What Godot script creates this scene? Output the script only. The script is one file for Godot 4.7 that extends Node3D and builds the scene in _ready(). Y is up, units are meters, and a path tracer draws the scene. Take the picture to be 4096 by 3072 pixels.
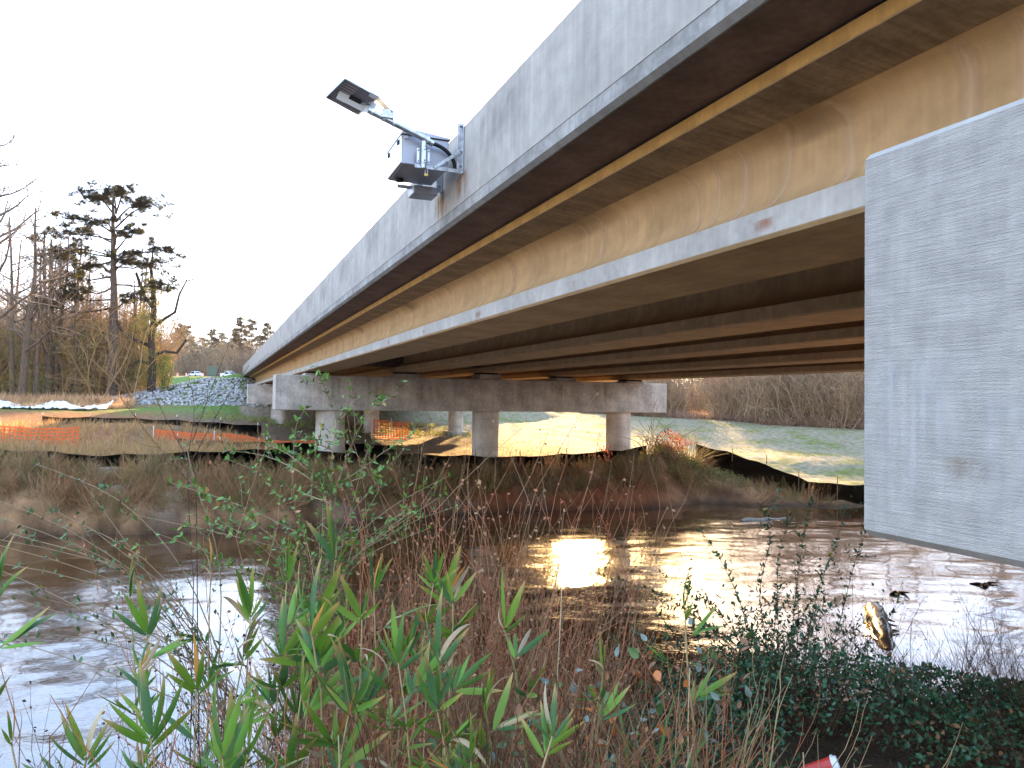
extends Node3D
# A river bank under a girder bridge at low winter sun. x runs across the bridge, -z along it (called s below), y is height above the river.

var M := {}
var taken := {}
var rng := RandomNumberGenerator.new()
var n1 := FastNoiseLite.new()
var n2 := FastNoiseLite.new()
const EYE := Vector3(0, 3.8, 0)


class Mb:
	# collects triangles; corners are given counter-clockwise as seen from outside
	var v := PackedVector3Array()
	var n := PackedVector3Array()
	var c := PackedColorArray()
	var u := PackedVector2Array()
	var i := PackedInt32Array()
	var col := Color.WHITE

	func put(p: Vector3, nn: Vector3, uv := Vector2.ZERO) -> int:
		v.push_back(p); n.push_back(nn); c.push_back(col); u.push_back(uv)
		return v.size() - 1

	func tri(a: Vector3, b: Vector3, d: Vector3) -> void:
		var nn := (b - a).cross(d - a).normalized()
		var k := put(a, nn); put(b, nn); put(d, nn)
		i.append_array([k, k + 2, k + 1])

	func quad(a: Vector3, b: Vector3, d: Vector3, e: Vector3) -> void:
		var nn := (d - a).cross(e - b).normalized()
		var k := put(a, nn, Vector2(0, 0)); put(b, nn, Vector2(1, 0)); put(d, nn, Vector2(1, 1)); put(e, nn, Vector2(0, 1))
		i.append_array([k, k + 2, k + 1, k, k + 3, k + 2])

	func box(lo: Vector3, hi: Vector3, bv := 0.0, t := Transform3D()) -> void:
		if bv <= 0.0:
			bv = 0.0004
		var mid := (lo + hi) / 2
		var h := (hi - lo) / 2
		bv = minf(bv, minf(h.x, minf(h.y, h.z)) * 0.9)
		var p := func(sx: float, sy: float, sz: float, ax: int) -> Vector3:
			var q := Vector3(h.x * sx, h.y * sy, h.z * sz)
			if ax != 0: q.x -= bv * sx
			if ax != 1: q.y -= bv * sy
			if ax != 2: q.z -= bv * sz
			return t * (mid + q)
		for s in [-1.0, 1.0]:
			var f := [[p.call(s, -1, -1, 0), p.call(s, 1, -1, 0), p.call(s, 1, 1, 0), p.call(s, -1, 1, 0)], [p.call(-1, s, -1, 1), p.call(-1, s, 1, 1), p.call(1, s, 1, 1), p.call(1, s, -1, 1)], [p.call(-1, -1, s, 2), p.call(1, -1, s, 2), p.call(1, 1, s, 2), p.call(-1, 1, s, 2)]]
			for q in f:
				out_quad(q[0], q[1], q[2], q[3], t * mid)
			for r in [-1.0, 1.0]:
				out_quad(p.call(s, r, -1, 0), p.call(s, r, 1, 0), p.call(s, r, 1, 1), p.call(s, r, -1, 1), t * mid)
				out_quad(p.call(s, -1, r, 0), p.call(s, 1, r, 0), p.call(s, 1, r, 2), p.call(s, -1, r, 2), t * mid)
				out_quad(p.call(-1, s, r, 1), p.call(1, s, r, 1), p.call(1, s, r, 2), p.call(-1, s, r, 2), t * mid)
				for w in [-1.0, 1.0]:
					var a: Vector3 = p.call(s, r, w, 0)
					var b: Vector3 = p.call(s, r, w, 1)
					var d: Vector3 = p.call(s, r, w, 2)
					if (b - a).cross(d - a).dot(a - t * mid) < 0: tri(a, d, b)
					else: tri(a, b, d)

	func out_tri(a: Vector3, b: Vector3, d: Vector3) -> void:
		if (b - a).cross(d - a).dot(a + b + d) < 0: tri(a, d, b)
		else: tri(a, b, d)

	func out_quad(a: Vector3, b: Vector3, d: Vector3, e: Vector3, from: Vector3) -> void:
		if (d - a).cross(e - b).dot((a + d) / 2 - from) < 0: quad(a, e, d, b)
		else: quad(a, b, d, e)

	func tube(pts: Array, rad: Array, sides := 6, cap := true) -> void:
		var side := Vector3.ZERO
		var k0 := v.size()
		var m := pts.size()
		for j in m:
			var d: Vector3 = (pts[mini(j + 1, m - 1)] - pts[maxi(j - 1, 0)]).normalized()
			if side == Vector3.ZERO:
				side = d.cross(Vector3.UP if absf(d.y) < 0.9 else Vector3.RIGHT).normalized()
			else:
				side = (side - d * side.dot(d)).normalized()
			var up := d.cross(side)
			var r: float = rad[mini(j, rad.size() - 1)]
			for a in sides + 1:
				var w := TAU * a / sides
				var nn := side * cos(w) + up * sin(w)
				put(pts[j] + nn * r, nn, Vector2(float(a) / sides, float(j)))
		for j in m - 1:
			for a in sides:
				var q := k0 + j * (sides + 1) + a
				i.append_array([q, q + sides + 1, q + 1, q + 1, q + sides + 1, q + sides + 2])
		if cap:
			for e in [0, m - 1]:
				var o: int = k0 + e * (sides + 1)
				for a in range(1, sides - 1):
					if e: i.append_array([o, o + a + 1, o + a])
					else: i.append_array([o, o + a, o + a + 1])

	# a profile in (x, y), counter-clockwise, drawn out along z from z0 to z1 (z0 > z1 runs away from the eye)
	func prism(poly: Array, z0: float, z1: float, ends := true, steps := 1) -> void:
		var m := poly.size()
		var nn := []
		for k in m:
			var d: Vector2 = poly[(k + 1) % m] - poly[k]
			nn.push_back(Vector3(d.y, -d.x, 0).normalized())
		var run := 0.0
		for k in m:
			var a: Vector2 = poly[k]
			var b: Vector2 = poly[(k + 1) % m]
			var na: Vector3 = nn[k] if nn[k].dot(nn[(k + m - 1) % m]) < 0.8 else (nn[k] + nn[(k + m - 1) % m]).normalized()
			var nb: Vector3 = nn[k] if nn[k].dot(nn[(k + 1) % m]) < 0.8 else (nn[k] + nn[(k + 1) % m]).normalized()
			for s in steps:
				var p := lerpf(z0, z1, float(s) / steps)
				var q := lerpf(z0, z1, float(s + 1) / steps)
				var o := put(Vector3(a.x, a.y, p), na, Vector2(run, p)); put(Vector3(b.x, b.y, p), nb, Vector2(run + a.distance_to(b), p))
				put(Vector3(b.x, b.y, q), nb, Vector2(run + a.distance_to(b), q)); put(Vector3(a.x, a.y, q), na, Vector2(run, q))
				# seen from outside with z1 < z0 the ring a(z0) a(z1) b(z1) b(z0) runs clockwise
				if z1 < z0: i.append_array([o, o + 1, o + 2, o, o + 2, o + 3])
				else: i.append_array([o, o + 2, o + 1, o, o + 3, o + 2])
			run += a.distance_to(b)
		if ends:
			var flat := PackedVector2Array(poly)
			var t := Geometry2D.triangulate_polygon(flat)
			for e in [z0, z1]:
				var face := Vector3(0, 0, signf(e - (z0 + z1) / 2))
				var o := v.size()
				for p in poly: put(Vector3(p.x, p.y, e), face, p)
				for k in range(0, t.size(), 3):
					var a: Vector2 = poly[t[k]]
					var b: Vector2 = poly[t[k + 1]]
					var d: Vector2 = poly[t[k + 2]]
					if ((b - a).cross(d - a) > 0) == (face.z > 0): i.append_array([o + t[k], o + t[k + 2], o + t[k + 1]])
					else: i.append_array([o + t[k], o + t[k + 1], o + t[k + 2]])

	# a leaf: base, direction, face normal, length, width; folded along its midrib, pointed, arched by bend
	func leaf(at: Vector3, dir: Vector3, face: Vector3, ln: float, wd: float, bend := 0.2, steps := 4, tip := Color(-1, 0, 0)) -> void:
		var side := dir.cross(face).normalized()
		face = side.cross(dir).normalized()
		var k0 := v.size()
		var p := at
		var d := dir
		var own := col
		for j in steps + 1:
			var t := float(j) / steps
			var w := wd * 0.5 * pow(sin(PI * pow(clampf(t * 0.96 + 0.02, 0, 1), 0.7)), 0.8)
			var f := side.cross(d).normalized()
			if tip.r >= 0: col = own.lerp(tip, smoothstep(0.55, 1.0, t))
			put(p - side * w + f * w * 0.35, (f + side * 0.35).normalized(), Vector2(0, t))
			put(p, f, Vector2(0.5, t))
			put(p + side * w + f * w * 0.35, (f - side * 0.35).normalized(), Vector2(1, t))
			p += d * ln / steps
			d = d.rotated(side, bend / steps)
		for j in steps:
			var q := k0 + j * 3
			i.append_array([q, q + 3, q + 1, q + 1, q + 3, q + 4, q + 1, q + 4, q + 2, q + 2, q + 4, q + 5])
		col = own

	func card(at: Vector3, dir: Vector3, face: Vector3, ln: float, wd: float) -> void:
		# a small leaf of four triangles
		var side := dir.cross(face).normalized()
		var m := at + dir * ln * 0.5
		var k := put(at, face); put(m - side * wd * 0.5 + face * wd * 0.12, face); put(m, face); put(m + side * wd * 0.5 + face * wd * 0.12, face); put(at + dir * ln, face)
		i.append_array([k, k + 1, k + 2, k, k + 2, k + 3, k + 1, k + 4, k + 2, k + 2, k + 4, k + 3])

	func add(o: Mb, t: Transform3D) -> void:
		var k := v.size()
		v.append_array(t * o.v)
		var nb := t.basis.orthonormalized()
		for q in o.n: n.push_back(nb * q)
		c.append_array(o.c); u.append_array(o.u)
		for q in o.i: i.push_back(q + k)

	func mesh() -> ArrayMesh:
		var a := []
		a.resize(Mesh.ARRAY_MAX)
		a[Mesh.ARRAY_VERTEX] = v; a[Mesh.ARRAY_NORMAL] = n; a[Mesh.ARRAY_COLOR] = c; a[Mesh.ARRAY_TEX_UV] = u; a[Mesh.ARRAY_INDEX] = i
		var m := ArrayMesh.new()
		if v.size(): m.add_surface_from_arrays(Mesh.PRIMITIVE_TRIANGLES, a)
		return m


# ---------- naming and placing ----------
func numbered(called: String) -> String:
	var k: int = taken.get(called, 0)
	taken[called] = k + 1
	return called if k == 0 else "%s_%03d" % [called, k]


func tag(o: Node, label: String, category: String, group := "", kind := "") -> Node:
	if label: o.set_meta("label", label)
	if category: o.set_meta("category", category)
	if group: o.set_meta("group", group)
	if kind: o.set_meta("kind", kind)
	return o


func thing(called: String, label: String, category: String, at := Vector3.ZERO, group := "") -> Node3D:
	var o := Node3D.new()
	o.name = numbered(called)
	add_child(o)
	o.position = at
	tag(o, label, category, group)
	return o


func part(parent: Node, called: String, mesh: Mesh, mat: Material, at := Transform3D()) -> MeshInstance3D:
	var o := MeshInstance3D.new()
	o.name = called if parent != self else numbered(called)
	o.mesh = mesh
	o.material_override = mat
	o.transform = at
	parent.add_child(o, true)
	return o


func pm(parent: Node, called: String, b: Mb, mat: Material) -> MeshInstance3D:
	return part(parent, called, b.mesh(), mat)


func many(parent: Node, called: String, mesh: Mesh, mat: Material, xf: Array, tint: Array = []) -> MultiMeshInstance3D:
	var mm := MultiMesh.new()
	mm.transform_format = MultiMesh.TRANSFORM_3D
	mm.use_colors = tint.size() > 0
	mm.mesh = mesh
	mm.instance_count = xf.size()
	for k in xf.size():
		mm.set_instance_transform(k, xf[k])
		if tint.size(): mm.set_instance_color(k, tint[k])
	var o := MultiMeshInstance3D.new()
	o.name = called if parent != self else numbered(called)
	o.multimesh = mm
	o.material_override = mat
	o.set_meta("kind", "stuff")
	parent.add_child(o, true)
	return o


func copy(o: Node3D, called: String, label: String, at: Vector3, turn := 0.0, big := 1.0, group := "") -> Node3D:
	var r: Node3D = o.duplicate()
	r.name = numbered(called)
	add_child(r)
	r.transform = Transform3D(Basis(Vector3.UP, turn).scaled(Vector3.ONE * big), at)
	r.set_meta("label", label)
	if group: r.set_meta("group", group)
	return r


func S(x: float, y: float, s: float) -> Vector3:
	return Vector3(x, y, -s)


func rr(a: float, b: float) -> float:
	return rng.randf_range(a, b)


func rdir() -> Vector3:
	return Vector3(rng.randfn(), rng.randfn(), rng.randfn()).normalized()


# ---------- materials ----------
func noise_image(seed_: int, freq: float, w: int, h: int, oct := 4, kind := FastNoiseLite.TYPE_SIMPLEX_SMOOTH) -> Image:
	var f := FastNoiseLite.new()
	f.seed = seed_; f.frequency = freq; f.fractal_octaves = oct; f.noise_type = kind
	return f.get_seamless_image(w, h)


# a grey picture between lo and hi made of noise pictures, each [image, weight]
func blend(size: int, layers: Array, lo: float, hi: float, gain := 1.0) -> ImageTexture:
	var datas := []
	for l in layers:
		var im: Image = l[0]
		im.convert(Image.FORMAT_L8)
		im.resize(size, size, Image.INTERPOLATE_CUBIC)
		datas.push_back([im.get_data(), l[1]])
	var out := PackedByteArray()
	out.resize(size * size)
	for k in size * size:
		var t := 0.0
		for d in datas: t += d[0][k] / 255.0 * d[1]
		t = clampf((t - 0.5) * gain + 0.5, 0, 1)
		out[k] = int(255 * lerpf(lo, hi, t))
	return ImageTexture.create_from_image(Image.create_from_data(size, size, false, Image.FORMAT_L8, out))


func normals(im: Image, strength: float) -> ImageTexture:
	var c: Image = im.duplicate()
	c.convert(Image.FORMAT_RGBA8)
	c.bump_map_to_normal_map(strength)
	return ImageTexture.create_from_image(c)


func mat(called: String, color: Color, rough := 0.9, spec := 0.4) -> StandardMaterial3D:
	var m := StandardMaterial3D.new()
	m.resource_name = called
	m.albedo_color = color.linear_to_srgb()
	m.roughness = rough
	m.metallic_specular = spec
	m.vertex_color_use_as_albedo = true
	M[called] = m
	return m


func lay(m: StandardMaterial3D, tex: Texture2D, scale: Vector3, bump: Texture2D = null, height := 0.0) -> void:
	# grain laid over the material from three sides, in world metres
	m.albedo_texture = tex
	m.uv1_triplanar = true
	m.uv1_world_triplanar = true
	m.uv1_scale = scale
	if bump:
		m.heightmap_enabled = true
		m.heightmap_texture = bump
		m.heightmap_scale = height


func streaks(m: StandardMaterial3D, tex: Texture2D, scale: Vector3) -> void:
	m.detail_enabled = true
	m.detail_albedo = tex
	m.detail_blend_mode = BaseMaterial3D.BLEND_MODE_MUL
	m.detail_uv_layer = BaseMaterial3D.DETAIL_UV_2
	m.uv2_triplanar = true
	m.uv2_world_triplanar = true
	m.uv2_scale = scale


func leafy(called: String, color: Color, through: float, rough := 0.5) -> StandardMaterial3D:
	var m := mat(called, color, rough, 0.4)
	m.cull_mode = BaseMaterial3D.CULL_DISABLED
	m.backlight_enabled = true
	m.backlight = Color(through, through, through)
	return m


func make_materials() -> void:
	var mott := blend(512, [[noise_image(3, 0.006, 512, 512, 5), 0.55], [noise_image(4, 0.05, 512, 512, 3), 0.3], [noise_image(5, 0.3, 512, 512, 2), 0.15]], 0.74, 1.0, 1.9)
	var mott_l := blend(512, [[noise_image(23, 0.006, 512, 512, 5), 0.5], [noise_image(24, 0.03, 512, 512, 4), 0.35], [noise_image(25, 0.3, 512, 512, 2), 0.15]], 0.84, 1.0, 1.7)
	var fine := blend(512, [[noise_image(6, 0.03, 512, 512, 4), 0.45], [noise_image(7, 0.22, 512, 512, 3), 0.55]], 0.0, 1.0, 1.6)
	var streak := blend(512, [[noise_image(8, 0.012, 512, 24, 4), 0.5], [noise_image(9, 0.06, 512, 48, 3), 0.5]], 0.91, 1.0, 1.4)
	var streak_t := blend(512, [[noise_image(26, 0.02, 24, 512, 4), 0.5], [noise_image(27, 0.08, 64, 512, 3), 0.5]], 0.82, 1.0, 1.6)
	var brush := blend(1024, [[noise_image(10, 0.05, 40, 1024, 3), 0.4], [noise_image(11, 0.16, 160, 1024, 2), 0.35], [noise_image(12, 0.12, 512, 512, 3), 0.25]], 0.0, 1.0, 2.2)
	var brush_c := blend(512, [[noise_image(13, 0.05, 24, 512, 3), 0.3], [noise_image(14, 0.008, 512, 512, 4), 0.5], [noise_image(15, 0.03, 512, 32, 3), 0.2]], 0.86, 1.0, 1.6)
	var soil := blend(512, [[noise_image(16, 0.01, 512, 512, 5), 0.4], [noise_image(17, 0.07, 512, 512, 4), 0.35], [noise_image(18, 0.35, 512, 512, 2), 0.25]], 0.6, 1.0, 2.0)
	var bark := blend(512, [[noise_image(19, 0.04, 512, 96, 4), 0.6], [noise_image(20, 0.12, 512, 512, 3), 0.4]], 0.45, 1.0, 2.0)
	M.tex_fine = fine
	M.tex_mott = mott
	M.tex_soil = soil

	var m := mat("fascia_concrete", Color(0.50, 0.465, 0.415), 0.92, 0.3)
	lay(m, mott_l, Vector3.ONE * 0.33, fine, 0.16)
	streaks(m, streak, Vector3(0.5, 0.12, 0.5))
	m = mat("edge_concrete", Color(0.42, 0.405, 0.375), 0.9, 0.3)
	lay(m, mott, Vector3.ONE * 0.5, fine, 0.08)
	streaks(m, streak, Vector3(0.9, 0.2, 0.9))
	m = mat("girder_concrete", Color(0.66, 0.45, 0.235), 0.85, 0.3)  # slightly tan concrete, with warm bounce light put into the colour
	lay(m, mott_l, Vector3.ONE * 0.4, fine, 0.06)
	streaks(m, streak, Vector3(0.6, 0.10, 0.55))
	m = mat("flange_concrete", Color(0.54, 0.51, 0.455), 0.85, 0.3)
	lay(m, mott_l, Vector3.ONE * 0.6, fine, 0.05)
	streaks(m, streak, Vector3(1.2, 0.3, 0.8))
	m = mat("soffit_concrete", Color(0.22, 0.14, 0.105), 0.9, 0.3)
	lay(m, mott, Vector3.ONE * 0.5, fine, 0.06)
	m = mat("stained_shaded_underside", Color(0.40, 0.275, 0.165), 0.88, 0.3)  # brown of real stains, with some shade put into the colour too
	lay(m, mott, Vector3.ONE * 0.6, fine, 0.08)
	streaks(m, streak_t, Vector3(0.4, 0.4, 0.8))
	m = mat("orange_edge", Color(0.66, 0.38, 0.12), 0.88, 0.3)  # a more saturated orange than the web
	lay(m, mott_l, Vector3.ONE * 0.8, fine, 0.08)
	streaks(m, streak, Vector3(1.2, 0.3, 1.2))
	m = mat("cap_concrete", Color(0.68, 0.62, 0.535), 0.9, 0.3)
	lay(m, mott, Vector3.ONE * 0.3, fine, 0.08)
	streaks(m, streak, Vector3(0.45, 0.1, 0.45))
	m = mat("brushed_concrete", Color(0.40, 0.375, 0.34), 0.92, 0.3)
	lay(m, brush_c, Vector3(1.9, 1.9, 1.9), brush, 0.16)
	m = mat("column_concrete", Color(0.72, 0.66, 0.57), 0.9, 0.3)
	lay(m, mott, Vector3.ONE * 0.35, fine, 0.06)
	streaks(m, streak, Vector3(0.6, 0.12, 0.6))
	m = mat("soil", Color(1, 1, 1), 0.95, 0.25)
	lay(m, soil, Vector3.ONE * 0.45, soil, 3.5)
	m = mat("rock", Color(0.55, 0.54, 0.52), 0.9, 0.3)
	lay(m, mott, Vector3.ONE * 2.0)
	m = mat("bark", Color(1, 1, 1), 0.95, 0.2)
	lay(m, bark, Vector3(1.2, 0.5, 1.2), bark, 2.5)
	m = mat("wood", Color(1, 1, 1), 0.9, 0.25)
	lay(m, bark, Vector3(6, 1.2, 6))
	mat("twig", Color(1, 1, 1), 0.9, 0.25)
	m = mat("galvanised", Color(0.55, 0.57, 0.60), 0.38, 0.5)
	m.metallic = 0.85
	lay(m, mott, Vector3.ONE * 3)
	m = mat("aluminium", Color(0.62, 0.66, 0.70), 0.42, 0.5)
	m.metallic = 0.7
	m = mat("box_steel", Color(0.33, 0.34, 0.38), 0.4, 0.5)
	m.metallic = 0.35
	mat("wet_wood", Color(0.05, 0.032, 0.02), 0.22, 0.6)
	mat("black_rubber", Color(0.015, 0.015, 0.017), 0.6, 0.4)
	mat("plain_paint", Color(1, 1, 1), 0.35, 0.5)
	mat("dull", Color(1, 1, 1), 0.8, 0.3)
	m = mat("brass", Color(0.55, 0.36, 0.12), 0.3, 0.5)
	m.metallic = 0.9
	m = mat("silt_fabric", Color(0.05, 0.047, 0.055), 0.42, 0.5)
	m.cull_mode = BaseMaterial3D.CULL_DISABLED
	lay(m, fine, Vector3(1.2, 5, 1.2), fine, 0.6)
	m.albedo_texture = null
	m = leafy("mesh_fence", Color(0.85, 0.16, 0.03), 0.5, 0.6)
	leafy("leaf", Color(1, 1, 1), 0.7, 0.58)
	leafy("small_leaf", Color(1, 1, 1), 0.5, 0.42)
	leafy("needle", Color(1, 1, 1), 0.5, 0.5)
	leafy("grass", Color(1, 1, 1), 0.9, 0.6)
	leafy("sheet", Color(0.75, 0.76, 0.78), 0.4, 0.5)
	m = mat("stain", Color(1, 1, 1), 0.9, 0.2)
	m.transparency = BaseMaterial3D.TRANSPARENCY_ALPHA
	m = mat("car_glass", Color(0.03, 0.035, 0.04), 0.08, 0.6)

	var rip := noise_image(31, 0.02, 512, 512, 3)
	m = mat("water", Color(0.045, 0.019, 0.006), 0.06, 1.0)
	m.vertex_color_use_as_albedo = false
	m.uv1_triplanar = true
	m.uv1_world_triplanar = true
	m.uv1_scale = Vector3(0.55, 1, 1.1)
	m.normal_enabled = true
	m.normal_texture = normals(rip, 6.0)
	m.normal_scale = 0.18
	m.clearcoat_enabled = true
	m.clearcoat = 0.7
	m.clearcoat_roughness = 0.04


# ---------- land ----------
const SPOTS := [
	[-30, 28, 2.2], [-12, 28, 2.0], [-5.8, 26, 1.76], [-3, 26, 1.5], [2, 26, 1.2], [5.5, 26, 1.1], [10, 26, 1.1], [15, 26, 1.1], [20, 27, 0.9], [20.4, 24, 0.3], [19.8, 25.2, 0.55], [21.2, 22.6, 0.12], [23.5, 24, 0.45], [23, 21.3, 0.12],
	[30, 22, 0.5], [30, 30, 1.1], [43, 40, 2.1], [41, 60, 2.3], [36, 75, 2.4], [60, 50, 2.5], [80, 40, 2.3], [12, 40, 1.15], [15, 50, 1.3], [5, 38, 1.1], [0, 35, 1.5], [-6.7, 40, 2.1],
	[-3, 50, 2.4], [-3, 60, 2.9], [8, 58, 2.0], [15, 62, 1.9], [22, 80, 2.4], [-10, 60, 2.8], [-20, 60, 2.9], [-30, 45, 2.8], [-10, 85, 3.0], [-30, 90, 3.3], [30, 95, 3.0], [-60, 40, 2.6],
	[60, 20, 0.9], [-60, 25, 2.3], [100, 100, 3.2], [-100, 120, 3.6], [0, 150, 3.6],
]


func plain_height(x: float, s: float) -> float:
	var a := 0.0
	var w := 0.0
	for p in SPOTS:
		var d: float = (x - p[0]) ** 2 + (s - p[1]) ** 2 + 0.4
		var k := 1.0 / (d * d)
		a += p[2] * k
		w += k
	return a / w


const SHORE_X := [-60.0, -20.0, -5.0, 0.0, 9.0, 14.0, 17.5, 19.3, 22.3, 30.0, 60.0]
const SHORE_S := [22.4, 23.1, 23.2, 22.5, 23.6, 23.0, 23.4, 21.7, 20.8, 19.6, 18.0]


func far_shore(x: float) -> float:
	for k in SHORE_X.size() - 1:
		if x < SHORE_X[k + 1]:
			return lerpf(SHORE_S[k], SHORE_S[k + 1], clampf(smoothstep(SHORE_X[k], SHORE_X[k + 1], x), 0, 1))
	return SHORE_S[-1]


func road_height(s: float) -> float:
	return 5.95 + 0.0235 * maxf(0, s - 78) - 0.004 * maxf(0, s - 250)


func height(x: float, s: float) -> float:
	var y: float
	if s < 14:
		# the bank that the picture is taken from
		var r := smoothstep(1.0, 3.2, x)
		var t := clampf((5.6 + 0.75 * r + 0.3 * sin(x * 0.9) - s) / (4.2 - 0.7 * r), -0.5, 1)
		y = 2.12 * smoothstep(0.0, 1.0, t) if t > 0 else t * 2.0
		y += n1.get_noise_2d(x * 40, s * 40) * 0.12 * clampf(t + 0.3, 0, 1)
		return maxf(y, -0.9)
	var shore := far_shore(x) + n1.get_noise_2d(x * 25, 7) * 0.35
	var p := plain_height(x, s)
	var t := (s - shore) / (1.9 + 0.5 * n1.get_noise_2d(x * 12, 50))
	if t < 1:
		y = lerpf(0.0, p, pow(maxf(t, 0), 0.5)) if t > 0 else maxf(t * 0.9, -0.9)
	else:
		y = p
	# the spit beside the silt fence
	var d := Vector2((x - 17.3) / 1.7, (s - 25.3) / 1.4).length()
	y += 0.85 * exp(-d * d) * smoothstep(-0.1, 0.5, t)
	y += n1.get_noise_2d(x * 30, s * 30) * 0.10 * clampf(t, 0, 1) * (3.4 if t < 1.3 else 0.6)
	if t < 1.3: y += absf(n2.get_noise_2d(x * 70, s * 70)) * 0.28 * clampf(t * 2.0, 0, 1) - 0.05
	# embankment of the road
	var left := 1.5 if s < 110 else lerpf(1.5, -45, smoothstep(110, 190, s))
	var dx := maxf(0, maxf(left - x, x - 19.0)) / 3.8
	var ds := maxf(0, 71.5 - s) / 2.0
	var e := road_height(maxf(s, 72)) - 0.05 - maxf(dx, ds)
	if s > 60:
		y = maxf(y, e)
	# rising ground far off
	y += 0.02 * maxf(0, s - 250)
	return y


func ground_color(x: float, s: float, y: float) -> Color:
	var a := n1.get_noise_2d(x * 9, s * 9) * 0.5 + 0.5
	var b := n2.get_noise_2d(x * 30, s * 30) * 0.5 + 0.5
	var mud := Color(0.075, 0.045, 0.028)
	if s < 14:
		return Color(0.07, 0.042, 0.025).lerp(mud, clampf(0.8 - y * 0.8, 0, 1)).lerp(Color(0.13, 0.08, 0.045), b * 0.4)
	var sand := Color(0.25, 0.175, 0.105).lerp(Color(0.20, 0.12, 0.065), b)
	var straw := Color(0.31, 0.265, 0.175)
	var green := Color(0.17, 0.19, 0.045)
	var clay := Color(0.34, 0.15, 0.07)
	var brown := Color(0.36, 0.24, 0.12)
	var field := straw.lerp(green, smoothstep(0.47, 0.66, a * 0.6 + b * 0.4)).lerp(Color(0.36, 0.30, 0.2), 0.5 * smoothstep(0.55, 0.8, b))
	var c := field if x > 14 else sand
	c = sand.lerp(field, smoothstep(15.5, 18.5, x + 4.0 * (a - 0.5))) if s < 48 else sand.lerp(field, smoothstep(10, 16, x + 5.0 * (a - 0.5)))
	c = c.lerp(clay, smoothstep(-2.0, -5.0, x + 3.0 * (a - 0.5)))
	if s > 54: c = c.lerp(Color(0.46, 0.36, 0.25) if x > 2 else Color(0.16, 0.24, 0.05), smoothstep(54, 60, s + 3 * b) * (1.0 if x < 12 else 0.0))
	if x < 3: c = c.lerp(brown, smoothstep(62, 66, s) * smoothstep(0, -6, x))
	if s > 57 and x < -6: c = c.lerp(Color(0.30, 0.30, 0.07), 0.8 * smoothstep(57, 60, s) * (1.0 - smoothstep(62, 66, s)))
	# embankment: grass below the shoulder
	if s > 62 and y > 3.6 and x < 21: c = c.lerp(Color(0.15, 0.25, 0.05), smoothstep(3.6, 4.6, y))
	if s > 130: c = Color(0.40, 0.33, 0.24).lerp(Color(0.26, 0.28, 0.1), a)
	if x > 40: c = c.lerp(Color(0.22, 0.15, 0.09), smoothstep(40.5, 43, x + 3 * (b - 0.5)))
	# the cut bank
	var t := s - far_shore(x)
	var bank := Color(0.42, 0.235, 0.115).lerp(Color(0.16, 0.085, 0.042), smoothstep(0.3, 0.7, b)).lerp(Color(0.34, 0.11, 0.045), 0.75 * smoothstep(6, 10, x) * smoothstep(18, 14, x)).lerp(Color(0.3, 0.25, 0.2), 0.7 * smoothstep(0.5, 0.75, a))
	if t < 3.4: c = bank.lerp(c, smoothstep(2.2, 3.3, t + b - 0.5))
	if y < 0.25: c = c.lerp(mud, smoothstep(0.25, 0.0, y))
	return c


func axis(lo: float, hi: float, fine_lo: float, fine_hi: float, step: float, grow: float) -> Array:
	var out := []
	var p := fine_lo
	while p < fine_hi:
		out.push_back(p)
		p += step
	var d := step
	while p < hi:
		out.push_back(p)
		d *= grow
		p += d
	out.push_back(hi)
	p = fine_lo
	d = step
	while p > lo:
		d *= grow
		p -= d
		out.push_front(p)
	return out


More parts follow.
